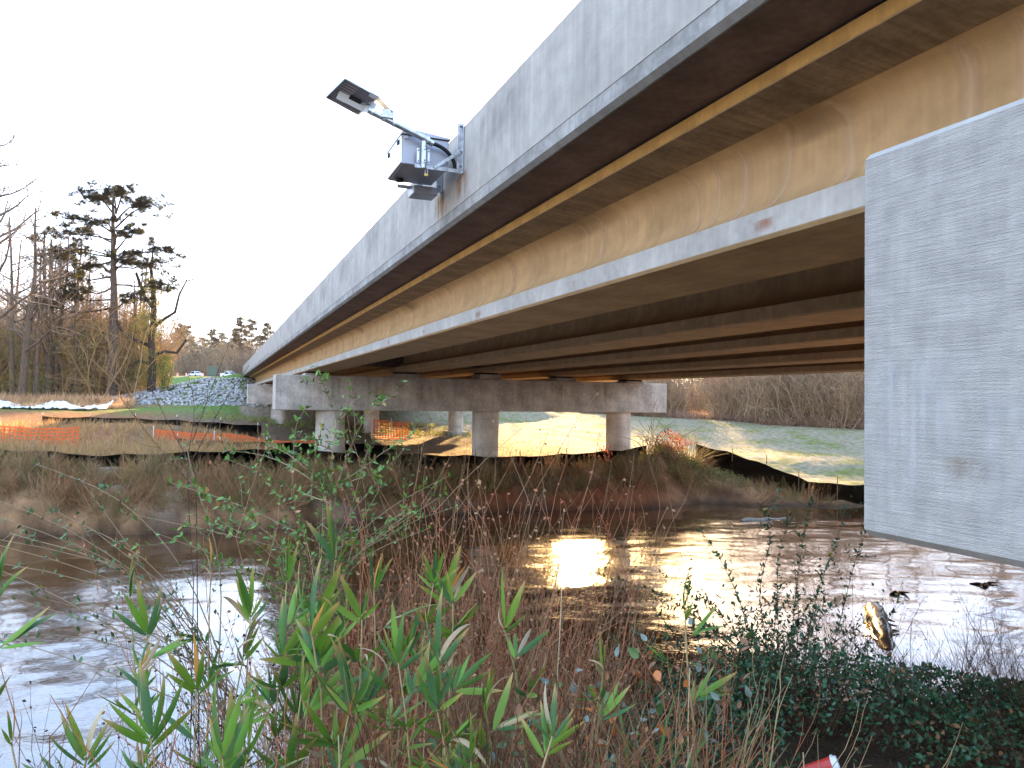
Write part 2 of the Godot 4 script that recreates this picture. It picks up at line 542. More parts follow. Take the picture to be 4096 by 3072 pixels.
func build_land() -> void:
	var xs := axis(-450, 520, -16, 46, 0.33, 1.12)
	var ss := axis(-60, 620, -1, 32, 0.26, 1.045)
	var b := Mb.new()
	var w := xs.size()
	for s in ss:
		for x in xs:
			var y := height(x, s)
			b.col = ground_color(x, s, y)
			b.put(Vector3(x, y, -s), Vector3.UP)
	for j in ss.size() - 1:
		for k in w - 1:
			var q := j * w + k
			b.i.append_array([q, q + w, q + 1, q + 1, q + w, q + w + 1])
	for j in ss.size():
		for k in w:
			var l := b.v[j * w + maxi(k - 1, 0)]
			var r := b.v[j * w + mini(k + 1, w - 1)]
			var f := b.v[maxi(j - 1, 0) * w + k]
			var g := b.v[mini(j + 1, ss.size() - 1) * w + k]
			b.n[j * w + k] = (r - l).cross(g - f).normalized()
	tag(pm(self, "ground", b, M.soil), "river banks and flood plain of sand, clay and patchy grass", "ground", "", "structure")

	# the river: a sheet with shallow waves
	var wv := Mb.new()
	var wx := axis(-200, 220, -9, 26, 0.13, 1.15)
	var ws := axis(2, 27, 4, 25, 0.13, 1.2)
	var nx := FastNoiseLite.new()
	nx.seed = 77
	nx.frequency = 0.55
	nx.fractal_octaves = 3
	for s in ws:
		for x in wx:
			var near: float = clampf(1.2 - s / 40.0, 0.4, 1)
			var y: float = 0.013 * near * nx.get_noise_2d(x * 0.75, s * 1.7) + 0.006 * near * nx.get_noise_2d(x * 2.6 + 50, s * 5.0) + 0.004 * sin(s * 3.1 + 0.6 * x + 2.0 * nx.get_noise_2d(x * 0.3, s * 0.3))
			wv.put(Vector3(x, y, -s), Vector3.UP)
	w = wx.size()
	for j in ws.size() - 1:
		for k in w - 1:
			var q := j * w + k
			wv.i.append_array([q, q + w, q + 1, q + 1, q + w, q + w + 1])
	for j in ws.size():
		for k in w:
			var l := wv.v[j * w + maxi(k - 1, 0)]
			var r := wv.v[j * w + mini(k + 1, w - 1)]
			var f := wv.v[maxi(j - 1, 0) * w + k]
			var g := wv.v[mini(j + 1, ws.size() - 1) * w + k]
			wv.n[j * w + k] = (r - l).cross(g - f).normalized()
	tag(pm(self, "river_water", wv, M.water), "brown rippled river flowing under the bridge", "water", "", "structure")

	# the road on the embankment
	var rd := Mb.new()
	rd.col = Color(0.06, 0.06, 0.062)
	for k in 30:
		var a := 73.0 + k * 7
		var e := a + 7
		rd.quad(S(3, road_height(a) - 0.02, a), S(17.4, road_height(a) - 0.02, a), S(17.4, road_height(e) - 0.02, e), S(3, road_height(e) - 0.02, e))
	tag(pm(self, "road", rd, M.dull), "asphalt road on the embankment beyond the bridge", "road", "", "structure")


# ---------- bridge ----------
const GIRDERS := [3.48, 6.83, 10.18, 13.53, 16.88]


func crown(x: float) -> float:
	return 0.13 - absf(x - 10.18) * 0.0194


func girder_profile() -> Array:
	var half := [Vector2(0.462, 0), Vector2(0.4826, 0.02), Vector2(0.4826, 0.178), Vector2(0.40, 0.205), Vector2(0.30, 0.24), Vector2(0.215, 0.28), Vector2(0.155, 0.325), Vector2(0.115, 0.38), Vector2(0.095, 0.44), Vector2(0.089, 0.51), Vector2(0.089, 0.64), Vector2(0.10, 0.69), Vector2(0.125, 0.73), Vector2(0.17, 0.765), Vector2(0.25, 0.785), Vector2(0.6096, 0.825), Vector2(0.6096, 0.914)]
	var out := half.duplicate()
	for k in range(half.size() - 1, -1, -1):
		out.push_back(Vector2(-half[k].x, half[k].y))
	return out


func build_bridge() -> void:
	var br := thing("highway_bridge", "long pale concrete girder bridge crossing the river overhead", "bridge")
	# deck
	var x0 := 2.37
	var x1 := 17.99
	var top := []
	var bot := [Vector2(x0 + 0.045, 5.735), Vector2(x0 + 0.06, 5.735), Vector2(x0 + 0.065, 5.75)]
	for g in GIRDERS:
		bot.push_back(Vector2(g, 5.72 + crown(g)))
	bot.append_array([Vector2(x1 - 0.065, 5.75), Vector2(x1 - 0.06, 5.735), Vector2(x1 - 0.045, 5.735), Vector2(x1 - 0.004, 5.768), Vector2(x1 - 0.004, 5.9)])
	top = [Vector2(10.18, 6.05), Vector2(x0 + 0.004, 5.9), Vector2(x0 + 0.004, 5.768)]
	bot.append_array(top)
	var b := Mb.new()
	b.prism(bot, 27, -72, true, 20)
	pm(br, "deck_slab", b, M.edge_concrete)
	# darker panels on the underside of the overhangs and bays, 4 mm below the slab
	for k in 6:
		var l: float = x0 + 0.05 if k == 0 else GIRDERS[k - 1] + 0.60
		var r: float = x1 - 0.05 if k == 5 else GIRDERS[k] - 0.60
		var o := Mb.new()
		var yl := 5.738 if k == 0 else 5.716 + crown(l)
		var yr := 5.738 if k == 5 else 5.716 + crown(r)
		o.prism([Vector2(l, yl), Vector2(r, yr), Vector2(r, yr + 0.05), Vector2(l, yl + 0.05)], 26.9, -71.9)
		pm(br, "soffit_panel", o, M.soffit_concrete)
	# parapets, cast in lengths with narrow joints
	for side in 2:
		for k in 11:
			var p := [Vector2(0, 5.88), Vector2(0.41, 5.905), Vector2(0.41, 5.96), Vector2(0.36, 6.04), Vector2(0.26, 6.25), Vector2(0.235, 6.67), Vector2(0.215, 6.69), Vector2(0.02, 6.69), Vector2(0, 6.67)]
			for q in p.size():
				p[q].x += x0
				if side: p[q].x = x0 + x1 - p[q].x
			if side: p.reverse()
			b = Mb.new()
			b.prism(p, 27.0 - k * 9.0 - 0.006, 27.0 - (k + 1) * 9.0 + 0.006, true, 3)
			pm(br, "parapet", b, M.fascia_concrete)
	# girders: one per line and span
	var spans := [[-26.0, 1.17], [1.23, 28.12], [28.18, 51.47], [51.53, 72.2]]
	var prof := girder_profile()
	for sp in spans:
		for g in GIRDERS:
			var at := []
			for q in prof: at.push_back(q + Vector2(g, 4.775 + crown(g)))
			b = Mb.new()
			b.prism(at, -sp[0], -sp[1], true, 4)
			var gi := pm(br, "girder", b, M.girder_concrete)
			# bottom flange faces, sky light put into their grey, 3 mm proud
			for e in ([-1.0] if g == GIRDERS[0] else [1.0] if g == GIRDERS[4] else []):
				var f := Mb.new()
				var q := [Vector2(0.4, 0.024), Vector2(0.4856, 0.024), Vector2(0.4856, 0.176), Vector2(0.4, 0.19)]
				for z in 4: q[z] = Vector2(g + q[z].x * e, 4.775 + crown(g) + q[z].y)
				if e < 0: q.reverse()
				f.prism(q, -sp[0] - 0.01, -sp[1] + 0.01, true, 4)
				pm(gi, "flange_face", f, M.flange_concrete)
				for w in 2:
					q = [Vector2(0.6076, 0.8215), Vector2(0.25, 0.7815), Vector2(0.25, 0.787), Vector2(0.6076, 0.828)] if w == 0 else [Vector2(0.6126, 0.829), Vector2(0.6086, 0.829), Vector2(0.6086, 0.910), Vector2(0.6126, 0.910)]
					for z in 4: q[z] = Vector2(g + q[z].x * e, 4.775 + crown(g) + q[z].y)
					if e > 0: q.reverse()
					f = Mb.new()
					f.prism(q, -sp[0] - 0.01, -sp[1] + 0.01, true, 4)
					pm(gi, ["flange_underside", "flange_edge"][w], f, [M.stained_shaded_underside, M.orange_edge][w])
	for s in [1.2, 28.15, 51.5]:
		for k in 4:
			var l: float = GIRDERS[k] + 0.1
			var r: float = GIRDERS[k + 1] - 0.1
			b = Mb.new()
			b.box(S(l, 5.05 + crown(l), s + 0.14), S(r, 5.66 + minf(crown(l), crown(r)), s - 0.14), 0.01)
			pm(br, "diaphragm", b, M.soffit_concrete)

	# piers
	var names := ["close concrete pier cap filling the right edge, brushed end face toward the viewer", "concrete pier of long cap and three round columns on the far river bank", "farther concrete pier half hidden behind the nearer one"]
	var mids := [1.2, 28.15, 51.5]
	for k in 3:
		var s: float = mids[k]
		var pier := thing("bridge_pier", names[k], "pier", S(10.18, 0, s), "piers under the bridge")
		b = Mb.new()
		b.box(Vector3(-8.18, 3.37, -0.66), Vector3(8.18, 4.64, 0.66), 0.022)
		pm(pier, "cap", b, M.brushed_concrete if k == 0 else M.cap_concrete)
		for x in [-6.15, 0.0, 6.15]:
			b = Mb.new()
			var low := -1.6 if k == 0 else 0.4
			b.tube([Vector3(x, low, 0), Vector3(x, 3.372, 0)], [0.535], 40)
			pm(pier, "column", b, M.column_concrete)
		if k == 2:
			for x in [-6.15, 0.0, 6.15]:
				b = Mb.new()
				b.box(Vector3(x - 0.75, 0.2, -0.75), Vector3(x + 0.75, 1.55, 0.75), 0.03)
				pm(pier, "footing", b, M.column_concrete)
		for g in GIRDERS:
			var x: float = g - 10.18
			var up: float = 4.775 + crown(g)
			b = Mb.new()
			b.box(Vector3(x - 0.46, 4.638, -0.52), Vector3(x + 0.46, up - 0.062, 0.52), 0.012)
			pm(pier, "pedestal", b, M.cap_concrete)
			for e in [-0.27, 0.27]:
				b = Mb.new()
				b.box(Vector3(x - 0.38, up - 0.063, e - 0.13), Vector3(x + 0.38, up - 0.001, e + 0.13), 0.006)
				pm(pier, "bearing_pad", b, M.black_rubber)

	# end bent with its wing walls
	var eb := thing("bridge_abutment", "pale concrete abutment with wing wall where bridge meets embankment", "abutment", S(10.18, 0, 72.6))
	b = Mb.new()
	b.box(Vector3(-8.18, 3.9, -0.5), Vector3(8.18, 4.72, 0.5), 0.02)
	pm(eb, "cap", b, M.cap_concrete)
	b = Mb.new()
	b.box(Vector3(-8.0, 4.7, -0.62), Vector3(8.0, 5.93, -0.25), 0.01)
	pm(eb, "back_wall", b, M.cap_concrete)
	for e in [-1.0, 1.0]:
		b = Mb.new()
		b.box(Vector3(8.0 * e - 0.15, 3.8, -5.0), Vector3(8.0 * e + 0.15, 5.88, 0.9), 0.02)
		pm(eb, "wing_wall", b, M.cap_concrete)


# ---------- things on and around the bridge ----------
func build_gauge() -> void:
	var g := thing("gauge_station", "grey metal instrument box with tilted solar panel bracketed to the bridge parapet", "instrument box", S(2.37, 6.2, 7.72))
	var o := Vector3(2.37, 6.2, -7.72)
	var at := func(x: float, y: float, s: float) -> Vector3: return S(x, y, s) - o
	var b := Mb.new()
	# cabinet with a sloping roof that overhangs
	b.box(at.call(1.735, 6.215, 8.05), at.call(2.225, 6.515, 7.40), 0.008)
	var body := pm(g, "cabinet", b, M.box_steel)
	b = Mb.new()
	b.prism([Vector2(-0.655, 0.318), Vector2(-0.13, 0.318), Vector2(-0.13, 0.335), Vector2(-0.55, 0.375), Vector2(-0.655, 0.335)], 0.345, -0.36)
	pm(body, "roof", b, M.box_steel)
	b = Mb.new()
	b.box(at.call(1.715, 6.222, 8.045), at.call(1.734, 6.508, 7.405), 0.005)
	var door := pm(g, "door", b, M.aluminium)
	for s in [7.5, 7.95]:
		b = Mb.new()
		b.box(at.call(1.70, 6.44, s + 0.03), at.call(1.716, 6.48, s - 0.03), 0.003)
		pm(door, "hinge", b, M.black_rubber)
	b = Mb.new()
	b.box(at.call(1.75, 6.475, 7.40), at.call(1.79, 6.507, 7.392), 0.002)
	pm(body, "latch_plate", b, M.aluminium)
	b = Mb.new()
	b.tube([at.call(1.83, 6.214, 7.93), at.call(1.83, 6.185, 7.93)], [0.045], 16)
	pm(body, "vent", b, M.black_rubber)
	# sensor under the cabinet
	b = Mb.new()
	b.box(at.call(2.0, 6.09, 8.22), at.call(2.28, 6.185, 7.98), 0.01)
	pm(g, "sensor_housing", b, M.box_steel)
	# two bracket frames of angle iron: wall plate, arm and strut
	for s in [7.345, 8.13]:
		var f := Mb.new()
		f.box(at.call(2.352, 6.17, s + 0.03), at.call(2.366, 6.70, s - 0.03), 0.002)
		f.box(at.call(2.30, 6.17, s + 0.004), at.call(2.353, 6.70, s - 0.004), 0.002)
		var br := pm(g, "bracket", f, M.galvanised)
		f = Mb.new()
		f.box(at.call(1.85, 6.172, s + 0.005), at.call(2.30, 6.214, s - 0.005), 0.002)
		pm(br, "arm", f, M.galvanised)
		f = Mb.new()
		var t := Transform3D(Basis(Vector3.BACK, 0.62), at.call(2.20, 6.30, s - 0.012))
		f.box(Vector3(-0.185, -0.018, -0.004), Vector3(0.2, 0.018, 0.004), 0.002, t)
		pm(br, "strut", f, M.galvanised)
		for y in [6.25, 6.4, 6.67]:
			f = Mb.new()
			f.tube([at.call(2.352, y, s - 0.018), at.call(2.325, y, s - 0.018)], [0.011], 6)
			pm(br, "bolt", f, M.galvanised)
	# upright post in its clamps
	b = Mb.new()
	b.tube([at.call(1.935, 6.165, 7.31), at.call(1.935, 6.44, 7.31)], [0.028], 16)
	var post := pm(g, "post", b, M.galvanised)
	for x in [-0.055, 0.0, 0.055]:
		b = Mb.new()
		b.box(at.call(1.935 + x - 0.013, 6.22, 7.336 if x != 0.0 else 7.286), at.call(1.935 + x + 0.013, 6.37, 7.326 if x != 0.0 else 7.278), 0.002)
		pm(post, "clamp", b, M.aluminium)
		for y in [6.24, 6.35]:
			b = Mb.new()
			b.tube([at.call(1.935 + x, y, 7.33 if x != 0.0 else 7.28), at.call(1.935 + x, y, 7.318 if x != 0.0 else 7.268)], [0.008], 6)
			pm(post, "bolt", b, M.galvanised)
	# the arm that carries the panel, and the hose that leaves it
	b = Mb.new()
	b.tube([at.call(2.03, 6.425, 7.305), at.call(1.93, 6.47, 7.305), at.call(1.43, 6.645, 7.305), at.call(1.36, 6.67, 7.305)], [0.031], 16)
	var pipe := pm(g, "pipe_arm", b, M.galvanised)
	for x in [1.40, 1.52, 1.62, 1.97]:
		b = Mb.new()
		var c := Vector3(x, 6.47 + (1.93 - x) * 0.35, 0)
		b.tube([at.call(x - 0.012, c.y + 0.004, 7.305), at.call(x + 0.012, c.y - 0.004, 7.305)], [0.035], 16)
		pm(pipe, "band", b, M.aluminium)
	b = Mb.new()
	var hose := []
	for k in 11:
		var t := k / 10.0
		hose.push_back(at.call(lerpf(2.02, 2.30, sin(t * PI / 2)), 6.43 - 0.235 * (1 - cos(t * PI / 2)), lerpf(7.305, 7.40, t)))
	b.tube(hose, [0.020], 12)
	pm(g, "hose", b, M.black_rubber)
	# padlock
	b = Mb.new()
	b.box(at.call(1.945, 6.085, 7.322), at.call(1.983, 6.115, 7.302), 0.004)
	var lock := pm(g, "padlock", b, M.brass)
	b = Mb.new()
	b.tube([at.call(1.952, 6.113, 7.312), at.call(1.952, 6.16, 7.312), at.call(1.964, 6.17, 7.312), at.call(1.976, 6.16, 7.312), at.call(1.976, 6.113, 7.312)], [0.0035], 6)
	pm(lock, "shackle", b, M.galvanised)
	# solar panel: frame, cells and the two folded sheet brackets beneath
	var p0: Vector3 = at.call(1.14, 6.98, 7.36)
	var ex: Vector3 = Vector3(0.34, -0.13, 0.0)
	var ez: Vector3 = Vector3(-0.115, -0.01, -0.52)
	var nn := ez.cross(ex).normalized()
	if nn.y < 0: nn = -nn
	var basis := Basis(ex.normalized(), nn, -ez.normalized())
	var t := Transform3D(basis, p0 + (ex + ez) / 2)
	var lx := ex.length() / 2
	var lz := ez.length() / 2
	b = Mb.new()
	for e in [-1.0, 1.0]:
		b.box(Vector3(lx * e - 0.006, -0.017, -lz), Vector3(lx * e + 0.006, 0.017, lz), 0.002, t)
		b.box(Vector3(-lx + 0.006, -0.017, lz * e - 0.006), Vector3(lx - 0.006, 0.017, lz * e + 0.006), 0.002, t)
	var frame := pm(g, "solar_panel", b, M.aluminium)
	b = Mb.new()
	b.col = Color(0.16, 0.14, 0.16)
	b.box(Vector3(-lx + 0.005, 0.004, -lz + 0.005), Vector3(lx - 0.005, 0.010, lz - 0.005), 0.0, t)
	pm(frame, "back_sheet", b, M.plain_paint)
	for k in 9:
		b = Mb.new()
		b.col = Color(0.52, 0.46, 0.42)
		var z := lerpf(-lz + 0.05, lz - 0.05, k / 8.0)
		b.box(Vector3(-lx + 0.02, 0.001, z - 0.006), Vector3(-lx + 0.17, 0.0041, z + 0.006), 0.0, t)
		pm(frame, "cell_strip", b, M.dull)
	b = Mb.new()
	b.box(Vector3(-0.02, -0.024, -0.05), Vector3(0.10, 0.004, 0.01), 0.004, t)
	pm(frame, "junction_box", b, M.black_rubber)
	b = Mb.new()
	var cable := []
	for k in 8:
		cable.push_back(t * Vector3(0.1 + 0.012 * k, -0.02 - 0.03 * sin(k * 0.45), 0.0 + 0.02 * k))
	b.tube(cable, [0.004], 6)
	pm(frame, "cable", b, M.black_rubber)
	var arm: Vector3 = at.call(1.52, 6.645, 7.29)
	for e in 2:
		b = Mb.new()
		var a1: Vector3 = t * Vector3(lx * 0.98, -0.02, lz * 0.9) if e == 0 else t * Vector3(lx * 0.9, -0.02, -lz * 0.1)
		var a0: Vector3 = t * Vector3(lx * 0.5, -0.02, lz * 0.9) if e == 0 else t * Vector3(-lx * 0.7, -0.02, -lz * 0.15)
		var a2: Vector3 = arm + (Vector3(0.07, 0.02, 0.0) if e == 0 else Vector3(-0.1, 0.04, 0.0))
		var w := Vector3(0, 0, 0.05) if e == 0 else Vector3(0.02, 0.05, 0.02)
		for q in [[a0, a1], [a1, a2]]:
			b.out_quad(q[0] - w, q[1] - w, q[1] + w, q[0] + w, (q[0] + q[1]) / 2 + nn)
			b.out_quad(q[0] - w + nn * 0.004, q[1] - w + nn * 0.004, q[1] + w + nn * 0.004, q[0] + w + nn * 0.004, (q[0] + q[1]) / 2 - nn)
		pm(g, "sheet_bracket", b, M.aluminium)
	b = Mb.new()
	b.box(arm + Vector3(-0.03, -0.04, -0.03), arm + Vector3(0.09, 0.05, 0.03), 0.006)
	pm(g, "clamp_block", b, M.galvanised)


# a fence of cloth on stakes: points [x, s, height of the top edge]
func cloth_fence(called: String, label: String, cat: String, pts: Array, every: float, cloth: Material, group: String, tips := Color(0.75, 0.73, 0.68), sag := 0.06, stake_up := 0.22, hem := 0.06) -> Node3D:
	var f := thing(called, label, cat, S(pts[0][0], 0, pts[0][1]), group)
	var o := f.position
	var line := []
	for k in pts.size() - 1:
		var n := maxi(2, int(Vector2(pts[k + 1][0] - pts[k][0], pts[k + 1][1] - pts[k][1]).length() / 0.2))
		for j in n:
			var t := float(j) / n
			line.push_back(Vector3(lerpf(pts[k][0], pts[k + 1][0], t), lerpf(pts[k][2], pts[k + 1][2], t), lerpf(pts[k][1], pts[k + 1][1], t)))
	line.push_back(Vector3(pts[-1][0], pts[-1][2], pts[-1][1]))
	var run := [0.0]
	for k in range(1, line.size()): run.push_back(run[-1] + Vector2(line[k].x - line[k - 1].x, line[k].z - line[k - 1].z).length())
	var b := Mb.new()
	var rows := 9
	for k in line.size():
		var q: Vector3 = line[k]
		var d: Vector3 = line[mini(k + 1, line.size() - 1)] - line[maxi(k - 1, 0)]
		var across := Vector2(d.z, -d.x).normalized()
		var low := height(q.x, q.z) - 0.08
		var ph := fposmod(run[k], every) / every
		var top: float = q.y - sag * sin(PI * ph) + 0.02 * n1.get_noise_1d(run[k] * 60)
		for r in rows:
			var t := float(r) / (rows - 1)
			var y := lerpf(top, low, t)
			var off := 0.05 * n1.get_noise_2d(run[k] * 30, t * 40 + run[k] * 14) * (0.4 + t) + 0.06 * sin(PI * ph) * sin(PI * t) + (hem if r == rows - 1 else 0.0)
			off += 0.035 * sin(PI * ph) * sin((t * 3.2 + absf(ph - 0.5) * 2.2) * TAU)
			b.put(Vector3(q.x + across.x * off, y, -(q.z + across.y * off)) - o, Vector3.UP)
	for k in line.size() - 1:
		for r in rows - 1:
			var q := k * rows + r
			b.i.append_array([q, q + 1, q + rows, q + 1, q + rows + 1, q + rows])
	smooth_grid(b, line.size(), rows)
	pm(f, "fabric", b, cloth)
	var next := 0.0
	for k in line.size():
		if run[k] >= next:
			next += every
			var q: Vector3 = line[k]
			var st := Mb.new()
			var lean := Vector3(rr(-0.04, 0.04), 0, rr(-0.04, 0.04))
			var foot := Vector3(q.x, height(q.x, q.z) - 0.2, -q.z + 0.05) - o
			var head := Vector3(q.x, q.y + rr(0.5, 1.3) * stake_up, -q.z + 0.05) - o + lean
			st.col = Color(0.16, 0.10, 0.06)
			st.tube([foot, foot.lerp(head, 0.86)], [0.021], 4)
			st.col = tips
			st.tube([foot.lerp(head, 0.86), head], [0.022], 4)
			pm(f, "stake", st, M.dull)
	return f


func smooth_grid(b: Mb, w: int, h: int) -> void:
	for k in w:
		for r in h:
			var x := b.v[mini(k + 1, w - 1) * h + r] - b.v[maxi(k - 1, 0) * h + r]
			var y := b.v[k * h + mini(r + 1, h - 1)] - b.v[k * h + maxi(r - 1, 0)]
			b.n[k * h + r] = -x.cross(y).normalized()


# a plastic safety fence: real strips with holes between them
func mesh_fence(label: String, pts: Array, tall: float) -> void:
	var f := thing("safety_fence", label, "fence", S(pts[0][0], 0, pts[0][1]), "orange safety fences")
	var o := f.position
	var b := Mb.new()
	var total := 0.0
	for k in pts.size() - 1:
		var a := Vector2(pts[k][0], pts[k][1])
		var e := Vector2(pts[k + 1][0], pts[k + 1][1])
		var n := int(a.distance_to(e) / 0.16)
		var last := []
		for j in n + 1:
			var q := a.lerp(e, float(j) / n)
			q.y += 0.05 * sin(total * 1.3)
			total += 0.16
			var g := height(q.x, q.y) + 0.05
			var tp := g + tall * (1.0 - 0.10 * absf(sin(total * 0.9)))
			b.col = Color(1, 1, 1) * rr(0.8, 1.0)
			b.col.a = 1
			b.box(S(q.x - 0.025, g, q.y + 0.003) - o, S(q.x + 0.025, tp, q.y - 0.003) - o)
			var row := []
			for r in 8: row.push_back(S(q.x, lerpf(g, tp, r / 7.0), q.y) - o)
			if last.size():
				for r in 8:
					var h := Vector3(0, 0.028 if r in [0, 7] else 0.022, 0)
					b.quad(last[r] - h, row[r] - h, row[r] + h, last[r] + h)
			last = row
		var st := Mb.new()
		st.col = Color(0.6, 0.58, 0.52)
		st.tube([S(a.x, height(a.x, a.y) - 0.2, a.y - 0.05) - o, S(a.x + rr(-0.05, 0.05), height(a.x, a.y) + tall + 0.2, a.y - 0.05) - o], [0.028], 4)
		pm(f, "stake", st, M.dull)
	pm(f, "netting", b, M.mesh_fence)


func build_fences() -> void:
	cloth_fence("silt_fence", "long black silt fence across the far bank in front of the pier columns", "silt fence", [[-14, 26.5, 2.35], [-9, 26.1, 2.3], [-5.9, 26, 2.22], [-3.2, 26, 1.98], [2, 26, 2.12], [5.5, 26, 1.92], [10.4, 26, 1.72], [13, 26, 1.80], [15.2, 26.0, 1.92], [16.6, 26.3, 2.05]], 1.9, M.silt_fabric, "silt fences", Color(0.35, 0.24, 0.15))
	cloth_fence("silt_fence", "black silt fence stepping down the grassy right bank to the water", "silt fence", [[19.7, 27.2, 2.02], [20.42, 26, 1.78], [21.0, 24.3, 1.36], [21.54, 22.5, 0.86], [22.2, 21.75, 0.80], [22.94, 21.3, 0.80], [24.2, 21.0, 0.80], [26.5, 20.6, 0.8]], 1.5, M.silt_fabric, "silt fences", Color(0.35, 0.24, 0.15), 0.05, 0.3)
	cloth_fence("silt_fence", "black silt fence at the toe of the rock slope left of the bridge", "silt fence", [[-8.5, 46, 2.66], [-5, 46, 2.62], [-1.5, 45, 2.5], [2.5, 44, 2.25]], 2.2, M.silt_fabric, "silt fences")
	cloth_fence("silt_fence", "low black silt fence with pale stakes behind the left pier column", "silt fence", [[-1.5, 37.0, 1.9], [0.5, 36.4, 1.8], [2.4, 36.2, 1.75], [6.5, 36.4, 1.65], [8.5, 36.8, 1.5]], 1.7, M.silt_fabric, "silt fences")
	mesh_fence("sunlit orange plastic safety fence on the clay bank at far left", [[-14.5, 32], [-11, 31.4], [-8, 31], [-4.6, 31.0]], 0.95)
	mesh_fence("shaded orange plastic safety fence running left from the pier columns", [[-2.6, 38.2], [0, 38], [2.4, 37.8], [5.2, 37.6]], 0.55)
	mesh_fence("short bright orange safety fence between two pier columns", [[9.2, 46.4], [10.4, 46.2], [11.4, 45.9]], 1.15)
	# crumpled white sheet
	var b := Mb.new()
	var w := 60
	var h := 14
	for k in w:
		for r in h:
			var x := lerpf(-15.5, -6.8, k / (w - 1.0))
			var s := lerpf(57.0, 60.5, r / (h - 1.0)) + 0.8 * sin(x * 0.9)
			b.put(S(x, height(x, s) + 0.10 + 0.32 * maxf(0.0, n1.get_noise_2d(x * 55, s * 55)) + 0.22 * r / (h - 1.0) * (1 + sin(x * 1.7)), s), Vector3.UP)
	for k in w - 1:
		for r in h - 1:
			var q := k * h + r
			b.i.append_array([q, q + 1, q + h, q + 1, q + h + 1, q + h])
	smooth_grid(b, w, h)
	for k in b.n.size(): b.n[k] = -b.n[k]
	tag(pm(self, "plastic_sheet", b, M.sheet), "crumpled white plastic sheet lying along the foot of the brown grass", "plastic sheet")


func build_riprap() -> void:
	var shapes := []
	for v in 3:
		var sp := SphereMesh.new()
		sp.radial_segments = 7
		sp.rings = 4
		var a := sp.get_mesh_arrays()
		var b := Mb.new()
		var p: PackedVector3Array = a[Mesh.ARRAY_VERTEX]
		var idx: PackedInt32Array = a[Mesh.ARRAY_INDEX]
		var q := []
		for k in p.size():
			var d := p[k] * 2.0
			q.push_back(d * (0.5 + 0.22 * n1.get_noise_3d(d.x * 25 + v * 90, d.y * 25, d.z * 25)) * Vector3(1, 0.7, 0.8))
		for k in range(0, idx.size(), 3): b.out_tri(q[idx[k]], q[idx[k + 1]], q[idx[k + 2]])
		shapes.push_back(b.mesh())
	for v in 3:
		var xf := []
		var tint := []
		for k in 9000:
			var x := rr(-12, 18.5)
			var s := rr(56, 82)
			if x > 2.2 and s > 71.5: continue
			if x > 2.2 and rng.randf() < 0.5: continue
			var y := height(x, s)
			if y > 5.45 or y < 2.95 + 0.1 * sin(x) or s < 61: continue
			if x < 2.2 and y < plain_height(x, s) + 0.1: continue
			var g := rr(0.55, 1.1)
			xf.push_back(Transform3D(Basis.from_euler(Vector3(rr(-0.6, 0.6), rr(0, TAU), rr(-0.6, 0.6))).scaled(Vector3.ONE * rr(0.15, 0.36)), S(x, y + rr(0.0, 0.12), s)))
			tint.push_back(Color(g, g * rr(0.97, 1.0), g * rr(0.94, 1.02)))
		var o := many(self, "riprap_stones", shapes[v], M.rock, xf, tint)
		tag(o, ["grey riprap stones covering the embankment slope beside the abutment", "paler riprap stones heaped over the embankment slope", "broken riprap stones scattered on the embankment slope"][v], "riprap", "", "stuff")


